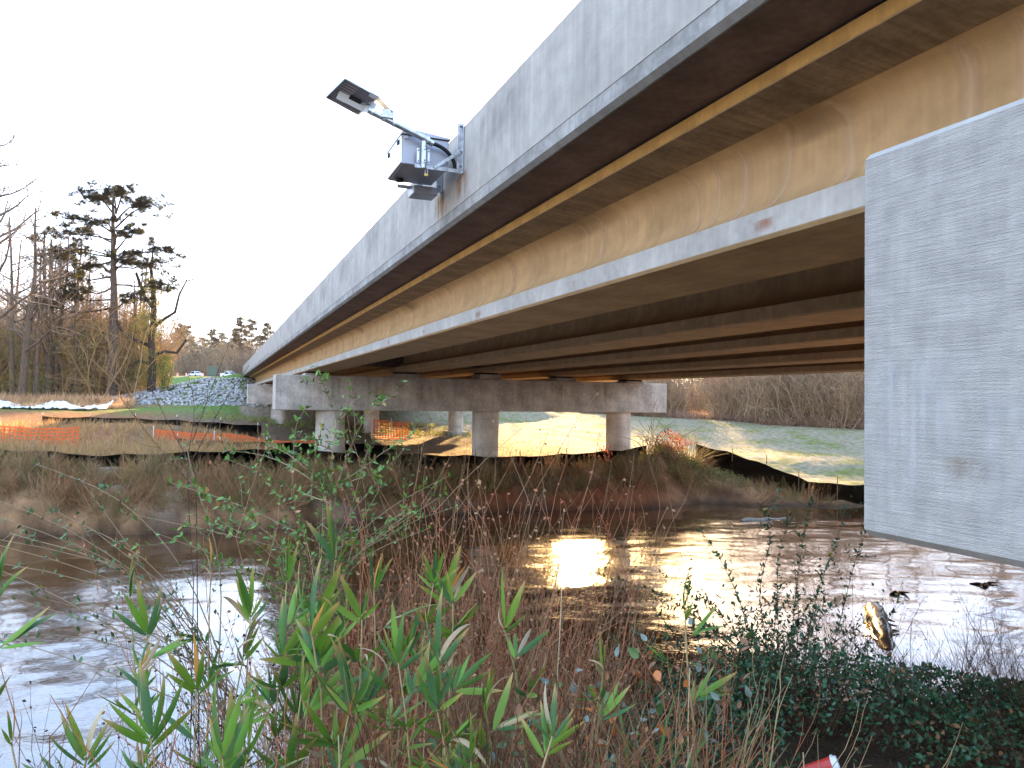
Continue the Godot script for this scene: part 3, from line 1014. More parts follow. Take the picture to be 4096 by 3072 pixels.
func build_far_vehicles() -> void:
	var specs := [["parked_car", "small white car facing the viewer on the far road", "car", -4.7, 215.0, Color(0.75, 0.78, 0.82), 0], ["parked_truck", "white pickup truck parked on the far road", "pickup truck", 3.4, 219.0, Color(0.8, 0.8, 0.8), 1], ["parked_truck", "pale utility truck standing right of the white pickup", "truck", 7.6, 222.0, Color(0.66, 0.63, 0.56), 1], ["parked_car", "low white car below the pickup at the grass edge", "car", 3.6, 205.0, Color(0.8, 0.82, 0.84), 0]]
	for p in specs:
		var x: float = p[3]
		var s: float = p[4]
		var t := thing(p[0], p[1], p[2], S(x, height(x, s) + 0.02, s))
		t.rotation.y = 0.5
		var big: bool = p[6] == 1
		var b := Mb.new()
		b.col = p[5]
		var tall := 1.05 if big else 0.8
		# side outline extruded across the width
		var prof := [Vector2(-2.4, 0.35), Vector2(2.4, 0.35), Vector2(2.45, 0.62), Vector2(2.3, tall - 0.05), Vector2(1.2, tall), Vector2(-2.35, tall), Vector2(-2.45, 0.6)]
		if big: prof = [Vector2(-2.7, 0.5), Vector2(2.7, 0.5), Vector2(2.75, 0.8), Vector2(2.6, 1.15), Vector2(1.3, 1.22), Vector2(-2.7, 1.22)]
		for k in prof.size(): prof[k] = Vector2(prof[k].x, prof[k].y)
		b.prism(prof, 0.92, -0.92)
		var cab := [Vector2(-1.7, tall - 0.02), Vector2(1.15, tall - 0.02), Vector2(0.5, 1.42), Vector2(-1.0, 1.45)]
		if big: cab = [Vector2(-0.7, 1.2), Vector2(1.35, 1.2), Vector2(0.85, 1.82), Vector2(-0.5, 1.85)]
		b.prism(cab, 0.78, -0.78)
		part(t, "body", b.mesh(), M.plain_paint, Transform3D(Basis(Vector3.UP, -PI / 2), Vector3.ZERO))
		var gl := Mb.new()
		for k in 4:
			var a: Vector2 = cab[k]
			var e: Vector2 = cab[(k + 1) % 4]
			if k == 1 or k == 3:
				var n := Vector3((e - a).y, -(e - a).x, 0).normalized() * 0.012
				var aa := Vector3(lerpf(a.x, e.x, 0.12), lerpf(a.y, e.y, 0.12), 0) + n
				var ee := Vector3(lerpf(a.x, e.x, 0.88), lerpf(a.y, e.y, 0.88), 0) + n
				var wd := Vector3(0, 0, 0.68)
				gl.out_quad(aa + wd, aa - wd, ee - wd, ee + wd, Vector3(0, 1, 0))
		for e in [-1.0, 1.0]:
			var z: float = 0.793 * e
			gl.out_quad(Vector3(cab[0].x * 0.82, cab[0].y + 0.08, z), Vector3(cab[1].x * 0.86, cab[1].y + 0.08, z), Vector3(cab[2].x * 0.9, cab[2].y - 0.08, z), Vector3(cab[3].x * 0.9, cab[3].y - 0.08, z), Vector3(0, 1, 0))
		part(t, "window", gl.mesh(), M.car_glass, Transform3D(Basis(Vector3.UP, -PI / 2), Vector3.ZERO))
		for wx in [-1.5, 1.5]:
			for wz in [-0.85, 0.85]:
				var wh := Mb.new()
				wh.tube([Vector3(wz - 0.11, 0.33, wx), Vector3(wz + 0.11, 0.33, wx)], [0.34], 14)
				pm(t, "wheel", wh, M.black_rubber)
		for e in [-0.65, 0.65]:
			var hl := Mb.new()
			hl.col = Color(0.8, 0.8, 0.75)
			var fz := 2.46 if not big else 2.76
			hl.box(Vector3(e - 0.16, 0.62 if not big else 0.85, fz - 0.1), Vector3(e + 0.16, 0.78 if not big else 1.05, fz + 0.01), 0.02)
			pm(t, "headlight", hl, M.plain_paint)
	# green roll-off box
	var y := height(-0.5, 213)
	var d := thing("waste_container", "dark green steel container standing between the white car and the pickup", "container", S(-0.6, y, 208))
	var b := Mb.new()
	b.col = Color(0.03, 0.08, 0.06)
	b.box(Vector3(-1.1, 0.15, -1.0), Vector3(1.1, 2.5, 1.0), 0.06)
	pm(d, "body", b, M.plain_paint)
	b = Mb.new()
	b.col = Color(0.05, 0.12, 0.09)
	b.box(Vector3(-1.2, 2.5, -1.1), Vector3(1.2, 2.66, 1.1), 0.05)
	pm(d, "lid", b, M.plain_paint)
	for k in 5:
		b = Mb.new()
		b.col = Color(0.04, 0.1, 0.075)
		b.box(Vector3(-0.9 + k * 0.44, 0.2, 1.0), Vector3(-0.82 + k * 0.44, 2.45, 1.05), 0.01)
		pm(d, "rib", b, M.plain_paint)
	# traffic barrels
	var proto: Node3D
	var spots := [[-14.6, 214], [-12.4, 216], [-10.8, 207], [-9.4, 219], [-7.2, 220], [-3.0, 204], [1.6, 226], [5.8, 229], [10.5, 232]]
	var words := ["leftmost orange traffic barrel on the far road", "second orange traffic barrel from the left on the far road", "nearer orange traffic barrel left of the white car", "orange traffic barrel just behind the white car's left side", "orange traffic barrel behind the white car", "orange traffic barrel in front of the white car", "orange traffic barrel beside the green container", "orange traffic barrel behind the white pickup", "rightmost orange traffic barrel near the bridge end"]
	for k in spots.size():
		var at := S(spots[k][0], height(spots[k][0], spots[k][1]), spots[k][1])
		if k == 0:
			proto = thing("traffic_barrel", words[0], "traffic barrel", at, "traffic barrels on the far road")
			for j in 5:
				var bb := Mb.new()
				bb.col = Color(0.8, 0.13, 0.02) if j % 2 == 0 else Color(0.85, 0.85, 0.82)
				bb.tube([Vector3(0, 0.08 + j * 0.2, 0), Vector3(0, 0.28 + j * 0.2, 0)], [0.30 - 0.012 * j], 14)
				pm(proto, "band", bb, M.dull)
			var bb := Mb.new()
			bb.tube([Vector3(0, 0, 0), Vector3(0, 0.09, 0)], [0.4], 14)
			pm(proto, "base", bb, M.black_rubber)
		else:
			copy(proto, "traffic_barrel", words[k], at, k * 1.1)
	# power line
	for k in 3:
		b = Mb.new()
		var pts := []
		for j in 17:
			var t := j / 16.0
			pts.push_back(S(lerpf(-70, 60, t), 15.6 + k * 0.9 - 3.0 * sin(PI * t), lerpf(240, 262, t)))
		b.col = Color(0.35, 0.34, 0.33)
		b.tube(pts, [0.035], 4)
		tag(pm(self, "power_line", b, M.dull), ["lowest power wire strung before the distant pines", "middle power wire strung before the distant pines", "topmost power wire strung before the distant pines"][k], "power line", "power lines before the distant trees")


func build_river_things() -> void:
	# a broken log standing out of the water
	var l := thing("river_log", "wet broken log sticking out of the water near the close pier", "log", S(10.4, 0, 9.2))
	var b := Mb.new()
	b.col = Color(1, 1, 1)
	var pts := []
	var rad := []
	for k in 9:
		var t := k / 8.0
		pts.push_back(Vector3(lerpf(-0.55, 0.62, t), lerpf(-0.06, 0.11, t) + 0.05 * sin(t * 3), lerpf(0.62, -0.72, t)))
		rad.push_back(lerpf(0.10, 0.19, t) + 0.02 * sin(k * 2.3))
	b.tube(pts, rad, 14)
	for k in b.v.size():
		var q := b.v[k] * 9.0
		b.v[k] += b.n[k] * 0.03 * n2.get_noise_3d(q.x * 14, q.y * 14, q.z * 14)
		b.n[k] = (b.n[k] + 0.5 * Vector3(n2.get_noise_3d(q.x * 30, q.y * 30, 3), n2.get_noise_3d(q.x * 30, 9, q.z * 30), n2.get_noise_3d(5, q.y * 30, q.z * 30))).normalized()
	pm(l, "trunk", b, M.wet_wood)
	b = Mb.new()
	b.col = Color(0.2, 0.13, 0.07)
	b.tube([pts[8] + Vector3(-0.01, -0.002, 0.01), pts[8] + Vector3(0.008, 0.001, -0.01)], [0.17], 14)
	pm(l, "broken_end", b, M.wood)
	for k in 3:
		b = Mb.new()
		b.col = Color(0.1, 0.07, 0.045)
		var a: Vector3 = pts[4 + k]
		b.tube([a, a + Vector3(0.12 + 0.05 * k, -0.02, 0.05), a + Vector3(0.3, -0.05, 0.1)], [0.035, 0.022, 0.01], 6)
		pm(l, "branch_stub", b, M.bark)
	var spots := [[12.98, 11.16, "dark branch fork poking out of the water beyond the log"], [15.4, 11.0, "dark floating branch near the right edge below the pier cap"]]
	for p in spots:
		var d := thing("floating_branch", p[2], "branch", S(p[0], 0, p[1]), "branches in the river")
		b = Mb.new()
		b.col = Color(0.06, 0.04, 0.028)
		for k in 4:
			var a := rr(0, TAU)
			b.tube([Vector3(0, -0.03, 0), Vector3(cos(a) * 0.16, rr(0.01, 0.05), sin(a) * 0.16), Vector3(cos(a + 0.3) * 0.3, rr(-0.02, 0.07), sin(a + 0.3) * 0.3)], [0.05, 0.03, 0.012], 6)
		pm(d, "wood", b, M.bark)
	b = Mb.new()
	b.col = Color(0.55, 0.52, 0.46)
	pts = []
	for k in 8: pts.push_back(S(15.9 + k * 0.26, 0.015 + 0.02 * sin(k * 1.9), 19.5 + 0.05 * sin(k * 1.3)))
	b.tube(pts, [0.05, 0.07, 0.08, 0.075, 0.06, 0.03], 8)
	tag(pm(self, "pale_log", b, M.wood), "pale barkless log floating below the right silt fence", "log")
	# the cup
	var c := thing("paper_cup", "red paper cup with white lid lying in the leaves at bottom right", "cup", S(2.57, height(2.57, 2.56) + 0.10, 2.56))
	var lie := Transform3D(Basis(Vector3.UP, -0.75) * Basis(Vector3.BACK, -1.15), Vector3(0, 0.0, 0))
	b = Mb.new()
	b.col = Color(0.62, 0.05, 0.035)
	b.tube([Vector3(0, -0.11, 0), Vector3(0, -0.105, 0), Vector3(0, 0.03, 0)], [0.028, 0.031, 0.043], 28)
	part(c, "body", b.mesh(), M.plain_paint, lie)
	b = Mb.new()
	b.col = Color(0.82, 0.81, 0.78)
	b.tube([Vector3(0, 0.026, 0), Vector3(0, 0.028, 0), Vector3(0, 0.036, 0), Vector3(0, 0.037, 0), Vector3(0, 0.051, 0), Vector3(0, 0.052, 0)], [0.044, 0.0475, 0.0475, 0.043, 0.039, 0.035], 28)
	var lid := part(c, "lid", b.mesh(), M.plain_paint, lie)
	b = Mb.new()
	b.col = Color(0.02, 0.02, 0.02)
	b.tube([Vector3(0.024, 0.0505, 0), Vector3(0.024, 0.0528, 0)], [0.007], 10)
	pm(lid, "sip_hole", b, M.dull)


# rust and lime marks: thin stains 3 mm off the concrete, with soft edges
func stain(parent: Node, called: String, at: Vector3, across: Vector3, down: Vector3, color: Color, strength: float, seed_: int, runs := 3.0) -> void:
	var b := Mb.new()
	var nn := FastNoiseLite.new()
	nn.seed = seed_
	nn.frequency = 0.5
	var w := 26
	var h := 18
	var out := across.cross(down).normalized()
	for k in w:
		for r in h:
			var u := k / (w - 1.0)
			var v := r / (h - 1.0)
			var a := nn.get_noise_2d(u * 10 * runs, v * 1.3) * 0.9 + 0.35 + nn.get_noise_2d(u * 24, v * 12 + 40) * 0.35
			a *= smoothstep(0.0, 0.25, u) * smoothstep(1.0, 0.75, u) * smoothstep(0.0, 0.12, v) * (1.0 - smoothstep(0.35, 1.0, v + 0.25 * nn.get_noise_1d(u * 30)))
			b.col = Color(color.r, color.g, color.b, clampf(a * strength, 0, 1))
			b.put(at + across * u + down * v, out)
	for k in w - 1:
		for r in h - 1:
			var q := k * h + r
			b.i.append_array([q, q + 1, q + h, q + 1, q + h + 1, q + h])
	pm(parent, called, b, M.stain)


func build_stains() -> void:
	var br := get_node("highway_bridge")
	var x := 2.3655
	# below the brackets of the instrument box
	stain(br, "rust_stain", S(x, 6.20, 7.60), S(0, 0, -0.42), Vector3(0, -0.36, 0), Color(0.34, 0.17, 0.05), 1.0, 1, 1.0)
	stain(br, "rust_stain", S(x, 6.20, 8.42), S(0, 0, -0.55), Vector3(0, -0.40, 0), Color(0.34, 0.19, 0.06), 1.1, 2, 1.0)
	for k in 9:
		stain(br, "water_stain", S(x, 6.68 - 0.1 * (k % 3), 4.2 + k * 2.9), S(0, 0, -1.6), Vector3(0, -0.55, 0), Color(0.20, 0.19, 0.185), 0.25, 10 + k, 3.0)
	# rust of form ties on the outer bottom flange
	for k in 8:
		stain(br, "rust_stain", S(GIRDERS[0] - 0.4872, 4.90, 3.6 + k * 2.55), S(0, 0, -0.22), Vector3(0, -0.10, 0), Color(0.36, 0.12, 0.04), 0.55, 30 + k, 0.2)
	# casting lines and oil stains that follow the outer girder's profile
	rng.seed = 700
	var prof := girder_profile()
	var m := prof.size()
	for k in 60:
		var s := 2.0 + pow(k / 60.0, 1.5) * 60.0 + rr(-0.6, 0.9)
		var light := k % 5 != 0 or k % 3 == 0
		var lo := 2 if light else 10
		var hi := 14 if light else 15
		var w := rr(0.02, 0.09) if light else rr(0.25, 0.9)
		var tone := Color(0.70, 0.52, 0.33) if light else Color(0.16, 0.10, 0.06)
		var b := Mb.new()
		var slant := rr(-0.10, 0.10)
		for q in range(lo, hi + 1):
			var p: Vector2 = prof[q]
			var d: Vector2 = (prof[mini(q + 1, 15)] - prof[q - 1]).normalized()
			for c in 3:
				var a := (0.6 if light else 0.3) * (1.0 if c == 1 else 0.0) * smoothstep(lo - 0.5, lo + 1.5, q) * (1.0 - smoothstep(hi - 1.5, hi + 0.5, q))
				b.col = Color(tone.r, tone.g, tone.b, a)
				b.put(Vector3(GIRDERS[0] - p.x - d.y * 0.003, 4.775 + crown(GIRDERS[0]) + p.y - d.x * 0.003, -(s + (c - 1) * w + slant * (q - lo) * 0.2)), Vector3(-d.y, -d.x, 0))
		for q in hi - lo:
			for c in 2:
				var o := q * 3 + c
				b.i.append_array([o, o + 1, o + 3, o + 1, o + 4, o + 3])
		pm(br, "casting_line" if light else "oil_stain", b, M.stain)
	# brown runs down the face of the far cap
	var pier := get_node("bridge_pier_001")
	for k in 8:
		stain(pier, "water_stain", Vector3(-7.2 + k * 1.9, 4.637, 0.664), Vector3(1.5, 0, 0), Vector3(0, -1.2, 0), Color(0.34, 0.21, 0.10), 0.32, 50 + k, 1.6)
	# lime runs and a brown smear on the near cap's end
	var near := get_node("bridge_pier")
	for k in 3:
		stain(near, "lime_run", Vector3(-8.1845, 3.98 - 0.12 * (k % 2), -0.65 + k * 0.36), Vector3(0, 0, 0.42), Vector3(0, -0.62, 0), Color(0.60, 0.60, 0.60), 0.4, 60 + k, 3.2)
	stain(near, "brown_smear", Vector3(-8.1845, 3.66, -0.36), Vector3(0, 0, 0.16), Vector3(0, -0.10, 0), Color(0.36, 0.29, 0.20), 0.5, 70, 0.5)


# ---------- plants ----------
func limb(b: Mb, p: Vector3, d: Vector3, ln: float, r: float, segs: int, sides: int, wob: float, lift: float, ends := 0.35) -> Array:
	var pts := [p]
	var rad := [r]
	for k in segs:
		d = (d + rdir() * wob + Vector3.UP * lift).normalized()
		p += d * ln / segs
		pts.push_back(p)
		rad.push_back(r * lerpf(1.0, ends, float(k + 1) / segs))
	b.tube(pts, rad, sides, false)
	return pts


# a leafless tree: [trunk and limbs, twigs]
func bare_tree(seed_: int, h: float, r: float, low: float, many_: int, spread: float, col: Color) -> Array:
	rng.seed = seed_
	var a := Mb.new()
	var t := Mb.new()
	a.col = col
	t.col = col * 1.05
	t.col.a = 1
	var trunk := limb(a, Vector3(0, -0.4, 0), Vector3(rr(-0.05, 0.05), 1, rr(-0.05, 0.05)).normalized(), h, r, 9, 8, 0.07, 0.08, 0.18)
	for k in many_:
		var f := lerpf(low, 0.97, pow(float(k) / many_, 0.85))
		var q := f * 9.0
		var at: Vector3 = trunk[int(q)].lerp(trunk[mini(int(q) + 1, 9)], q - int(q))
		var w := rr(0, TAU)
		var d := Vector3(cos(w), rr(0.25, 0.9), sin(w)).normalized()
		var ln := h * spread * (1.15 - f) * rr(0.7, 1.25)
		var l1 := limb(a, at, d, ln, r * 0.42 * (1.1 - f * 0.75), 5, 5, 0.22, 0.06)
		for m in 5:
			var p2: Vector3 = l1[1 + m % 5].lerp(l1[mini(2 + m % 5, 5)], rng.randf())
			var l2 := limb(t, p2, (d + rdir() * 0.9).normalized(), ln * rr(0.3, 0.55), r * 0.11, 4, 3, 0.25, 0.08)
			for z in 5:
				limb(t, l2[1 + z % 4], (d + rdir() * 1.1 + Vector3.UP * 0.3).normalized(), ln * rr(0.16, 0.32), r * 0.045, 3, 3, 0.3, 0.1)
	return [a, t]


func needle_tuft(n: int, ln: float, wd: float) -> ArrayMesh:
	var b := Mb.new()
	for k in n:
		var d := (rdir() + Vector3.UP * 0.35).normalized()
		var s := d.cross(rdir()).normalized() * wd
		var at := rdir() * ln * 0.12
		var q := b.put(at - s, s.cross(d).normalized()); b.put(at + s, s.cross(d).normalized()); b.put(at + d * ln * rr(0.7, 1.1), s.cross(d).normalized())
		b.i.append_array([q, q + 1, q + 2])
	return b.mesh()


func leaf_spray(n: int, reach: float, ln: float) -> ArrayMesh:
	var b := Mb.new()
	for k in n:
		var at := rdir() * reach * pow(rng.randf(), 0.5)
		var d := (rdir() + at.normalized() * 0.6).normalized()
		b.card(at, d, d.cross(rdir()).normalized(), ln * rr(0.7, 1.3), ln * 0.6)
	return b.mesh()


func green(lo := 0.75, hi := 1.25) -> Color:
	var g := rr(lo, hi)
	return Color(0.165 * g * rr(0.8, 1.3), 0.19 * g, 0.075 * g * rr(0.7, 1.3))


func pad(xf: Array, tint: Array, at: Vector3, rx: float, ry: float, n: int, big: float) -> void:
	for k in n:
		var d := rdir() * pow(rng.randf(), 0.4)
		xf.push_back(Transform3D(Basis.from_euler(Vector3(rr(-0.5, 0.5), rr(0, TAU), rr(-0.5, 0.5))).scaled(Vector3.ONE * big * rr(0.7, 1.25)), at + Vector3(d.x * rx, d.y * ry, d.z * rx)))
		tint.push_back(green(0.6, 1.3))


func build_big_pine() -> void:
	rng.seed = 41
	var base := S(-7.8, 0, 68)
	base.y = height(-7.8, 68) - 0.2
	var t := thing("pine_tree", "tallest pine with a bare straight trunk and flat sparse crown", "pine tree", base)
	# metres per picture unit at its distance; limbs are [height on trunk, reach sideways, height of tip, pad size]
	var k := 0.0857
	var top := 19.3 - base.y + 1.1
	var b := Mb.new()
	b.col = Color(0.22, 0.165, 0.135)
	var trunk := []
	var rad := []
	for j in 15:
		var f := j / 14.0
		trunk.push_back(Vector3(0.12 * sin(f * 5) - 0.1 * f, f * top, 0.1 * cos(f * 4)))
		rad.push_back(lerpf(0.42, 0.07, pow(f, 1.25)))
	b.tube(trunk, rad, 12)
	var tr := pm(t, "trunk", b, M.bark)
	var limbs := [[0.885, -2.4, 1.0, 0.95], [0.90, -0.6, 1.02, 1.1], [0.86, 2.4, 0.94, 0.9], [0.90, 1.2, 0.985, 0.6], [0.925, -1.4, 0.96, 0.8], [0.80, -3.3, 0.87, 1.1], [0.80, -1.4, 0.865, 0.9], [0.83, 2.8, 0.955, 1.0], [0.77, -4.6, 0.79, 1.0], [0.755, -2.4, 0.80, 0.9], [0.75, 1.4, 0.79, 0.5],
		[0.69, -5.9, 0.72, 1.2], [0.675, -4.2, 0.675, 1.3], [0.69, -3.2, 0.72, 1.2], [0.68, 3.9, 0.74, 0.8], [0.66, 2.0, 0.70, 1.1], [0.645, 3.6, 0.655, 1.1], [0.60, -4.2, 0.605, 1.2], [0.61, -2.0, 0.635, 0.9], [0.56, 3.7, 0.575, 1.1], [0.55, -2.4, 0.53, 0.7], [0.49, -3.8, 0.50, 1.0], [0.45, -5.6, 0.45, 0.8], [0.62, 1.2, 0.67, 0.9], [0.72, 2.6, 0.80, 0.6], [0.42, 2.2, 0.50, 0.8]]
	var xf := []
	var tint := []
	for l in limbs:
		var a: Vector3 = Vector3(0, l[0] * top, 0)
		# sideways is across the view from the bank
		var side := Vector3(0.92, 0, 0.39)
		var deep := Vector3(0.39, 0, -0.92) * rr(-1.6, 1.6)
		var e: Vector3 = side * l[1] + deep + Vector3(0, l[2] * top, 0)
		var mid := a.lerp(e, 0.5) + Vector3(0, 0.35 * signf(l[2] - l[0] - 0.02), 0) + rdir() * 0.15
		var lb := Mb.new()
		lb.col = Color(0.12, 0.085, 0.07)
		lb.tube([a, a.lerp(mid, 0.5) + rdir() * 0.08, mid, mid.lerp(e, 0.6) + rdir() * 0.12, e], [0.085, 0.07, 0.055, 0.04, 0.02], 6)
		for q in 5:
			var f: Vector3 = mid.lerp(e, rr(0.0, 1.0))
			var g: Vector3 = e + Vector3(rr(-1, 1) * l[3], rr(-0.2, 0.35) * l[3], rr(-1, 1) * l[3])
			lb.tube([f, f.lerp(g, 0.5) + rdir() * 0.1, g], [0.025, 0.016, 0.01], 4)
		pm(t, "limb", lb, M.bark)
		pad(xf, tint, e, l[3] * 1.05, l[3] * 0.42, int(38 * l[3]), 1.05)
		for q in 9:
			pad(xf, tint, e + Vector3(rr(-1.7, 1.7), rr(-0.7, 0.6), rr(-1.7, 1.7)) * l[3], l[3] * 0.36, l[3] * 0.22, 8, 0.95)
		pad(xf, tint, mid.lerp(e, 0.55) + Vector3(0, 0.15, 0), l[3] * 0.7, l[3] * 0.24, int(20 * l[3]), 0.9)
	many(t, "needles", needle_tuft(22, 0.32, 0.016), M.needle, xf, tint)


func build_left_trees() -> void:
	# the dead tree beside the pine, with one crooked arm
	rng.seed = 52
	var at := S(-4.9, height(-4.9, 68) - 0.2, 68)
	var t := thing("dead_tree", "dead dark snag right of the tall pine with one crooked raised arm", "dead tree", at)
	var b := Mb.new()
	b.col = Color(0.10, 0.075, 0.06)
	b.tube([Vector3(0, 0, 0), Vector3(0.1, 2.4, 0), Vector3(-0.05, 4.6, 0), Vector3(0.1, 6.8, 0.1), Vector3(0.0, 8.8, 0), Vector3(-0.2, 10.4, 0.1), Vector3(-0.1, 12.0, 0)], [0.36, 0.30, 0.27, 0.23, 0.18, 0.12, 0.05], 9)
	pm(t, "trunk", b, M.bark)
	for l in [[Vector3(0.05, 5.6, 0), Vector3(0.9, 6.3, 0.2), Vector3(1.7, 6.9, 0.3), Vector3(2.0, 8.4, 0.4), Vector3(2.5, 9.5, 0.5), Vector3(3.3, 9.8, 0.6)], [Vector3(0, 3.2, 0), Vector3(1.0, 3.6, 0), Vector3(1.9, 3.5, 0.2), Vector3(2.6, 4.6, 0.2)], [Vector3(0, 4.0, 0), Vector3(-1.2, 4.4, 0), Vector3(-2.2, 5.0, 0.3), Vector3(-2.6, 6.0, 0.2)], [Vector3(0, 7.2, 0), Vector3(-0.7, 8.2, 0), Vector3(-1.3, 10.0, 0)], [Vector3(0, 2.6, 0), Vector3(-1.0, 2.7, 0), Vector3(-1.8, 2.3, 0)]]:
		b = Mb.new()
		b.col = Color(0.09, 0.068, 0.055)
		b.tube(l, [0.15, 0.13, 0.11, 0.085, 0.06, 0.04], 7)
		for k in 5: limb(b, l[rng.randi_range(1, l.size() - 1)], rdir(), rr(0.5, 1.3), 0.03, 4, 4, 0.4, 0.1)
		pm(t, "limb", b, M.bark)
	var xf := []
	var tint := []
	for k in 26:
		var y := rr(0.4, 9.5)
		pad(xf, tint, Vector3(rr(-0.8, 0.5), y, rr(-0.4, 0.4)), 0.7, 0.6, 9, 1.0)
	for k in tint.size(): tint[k] = tint[k] * Color(1.3, 1.15, 0.7)
	many(t, "vine_leaves", leaf_spray(24, 0.34, 0.12), M.leaf, xf, tint)

	# leafless trees: five kinds, each placed several times
	var kinds := []
	for k in 5:
		var q := bare_tree(60 + k, [15.0, 12.0, 9.0, 13.0, 7.0][k], [0.28, 0.18, 0.11, 0.2, 0.07][k], [0.3, 0.25, 0.15, 0.4, 0.1][k], [17, 15, 15, 14, 13][k], [0.36, 0.32, 0.28, 0.3, 0.3][k], Color(0.27, 0.195, 0.14))
		kinds.push_back(q)
	rng.seed = 61
	var protos := []
	var plan := []
	# [x, s, kind, size] left forest; the first are the ones that stand out
	plan.append_array([[-13.6, 66, 0, 1.05], [-12.9, 66.6, 3, 0.95], [-15.6, 62, 0, 1.35], [-10.2, 70, 1, 0.85], [-6.2, 71, 1, 0.9], [-9.0, 74, 0, 0.72], [-17.0, 60, 3, 1.35], [-14.8, 69, 3, 1.2], [-12.0, 70, 1, 1.25]])
	for k in 130:
		var x := rr(-34, -7)
		var s := rr(68, 94)
		if x > -0.056 * s - 2.0 or s < 67.5 + 0.5 * maxf(0, -x - 9): continue
		plan.push_back([x, s, rng.randi_range(1, 4), rr(0.8, 1.35)])
	# right-hand woods
	var n_left := plan.size()
	for k in 330:
		var s := rr(12, 130)
		var x := 44.5 + 42 * pow(rng.randf(), 1.7) + maxf(0, 8 - s * 0.2)
		if sin((x * 0.89 - s * 0.456) * 0.5 + 2.0) > -0.35: continue
		plan.push_back([x, s, rng.randi_range(0, 3), rr(1.0, 1.45)])
	for k in 16: plan.push_back([rr(4, 44), rr(102, 130), rng.randi_range(0, 3), rr(0.5, 0.8)])
	for k in plan.size():
		var p = plan[k]
		# a gap where the low sun looks through
		var at2 := S(p[0], height(p[0], p[1]) - 0.1, p[1])
		var d := Vector2(p[0] - 9.0, -p[1] + 17.0)
		var off: float = absf(d.angle_to(Vector2(0.4472, -0.8724)))
		if k >= n_left and off < 0.075: continue
		var label := ""
		var grp := "bare trees of the left woods"
		if k == 0: label = "big leafless tree with upright forks at the left edge of the woods"
		elif k == 1: label = "leafless tree grown together with the big forked one at left"
		elif k == 2: label = "leafless tree whose dark limb reaches in at the far left edge"
		elif k < 9: label = "slender leafless tree close to the tall pine on the left"
		elif k < n_left: label = "thin leafless tree in the brown woods behind the tall pine"
		else:
			label = "leafless tree in the grey brown woods across the right field" if p[0] > 44 else "leafless tree in the woods seen past the end of the bridge"
			grp = "bare trees of the right woods"
		if p[2] >= protos.size() or protos[p[2]] == null:
			while protos.size() <= p[2]: protos.push_back(null)
			var t2 := thing("bare_tree", label, "tree", at2, grp)
			pm(t2, "trunk", kinds[p[2]][0], M.bark)
			pm(t2, "twigs", kinds[p[2]][1], M.twig).set_meta("kind", "stuff")
			t2.scale = Vector3.ONE * p[3]
			protos[p[2]] = t2
		else:
			copy(protos[p[2]], "bare_tree", label, at2, rr(0, TAU), p[3], grp)


# a clump of dry stems with forked tops
func dry_clump(seed_: int, stems: int, h: float, r: float, spread: float, buds: bool, forks := 5) -> Mb:
	rng.seed = seed_
	var b := Mb.new()
	for k in stems:
		var g := rr(0.75, 1.2)
		b.col = Color(g, g * rr(0.9, 1.0), g * rr(0.85, 1.0))
		var p := Vector3(rr(-1, 1), 0, rr(-1, 1)) * spread * 0.35
		var d := (Vector3.UP * 1.6 + Vector3(p.x, 0, p.z) / maxf(spread, 0.01) * 1.2 + Vector3(rr(-1, 1), 0, rr(-1, 1)) * 0.45).normalized()
		var ln := h * rr(0.55, 1.1)
		var l := limb(b, p - Vector3(0, 0.1, 0), d, ln, r, 6, 4, 0.08, 0.03, 0.4)
		for m in forks:
			var at: Vector3 = l[2 + m % 5]
			var l2 := limb(b, at, (d + rdir() * 0.7 + Vector3.UP * 0.35).normalized(), ln * rr(0.12, 0.3), r * 0.55, 3, 3, 0.2, 0.1, 0.5)
			if buds:
				for z in 3:
					var e: Vector3 = l2[z + 1]
					b.card(e, rdir(), rdir(), 0.022, 0.014)
	return b


# a twiggy bush of crooked, much forked stems
func thicket(seed_: int, h: float) -> Mb:
	rng.seed = seed_
	var b := Mb.new()
	for k in 9:
		var g := rr(0.7, 1.25)
		b.col = Color(g, g * rr(0.92, 1.0), g * rr(0.85, 1.0))
		var d := Vector3(rr(-0.6, 0.6), 1, rr(-0.6, 0.6)).normalized()
		var ln := h * rr(0.6, 1.1)
		var l := limb(b, Vector3(rr(-0.7, 0.7), -0.1, rr(-0.7, 0.7)), d, ln, 0.03, 6, 4, 0.2, 0.03, 0.35)
		for m in 7:
			var l2 := limb(b, l[1 + m % 6], (d + rdir() * 1.1).normalized(), ln * rr(0.2, 0.42), 0.013, 4, 3, 0.35, 0.04, 0.5)
			for z in 4:
				limb(b, l2[1 + z], (d + rdir() * 1.4).normalized(), ln * rr(0.08, 0.2), 0.007, 2, 3, 0.4, 0.0, 0.6)
	return b


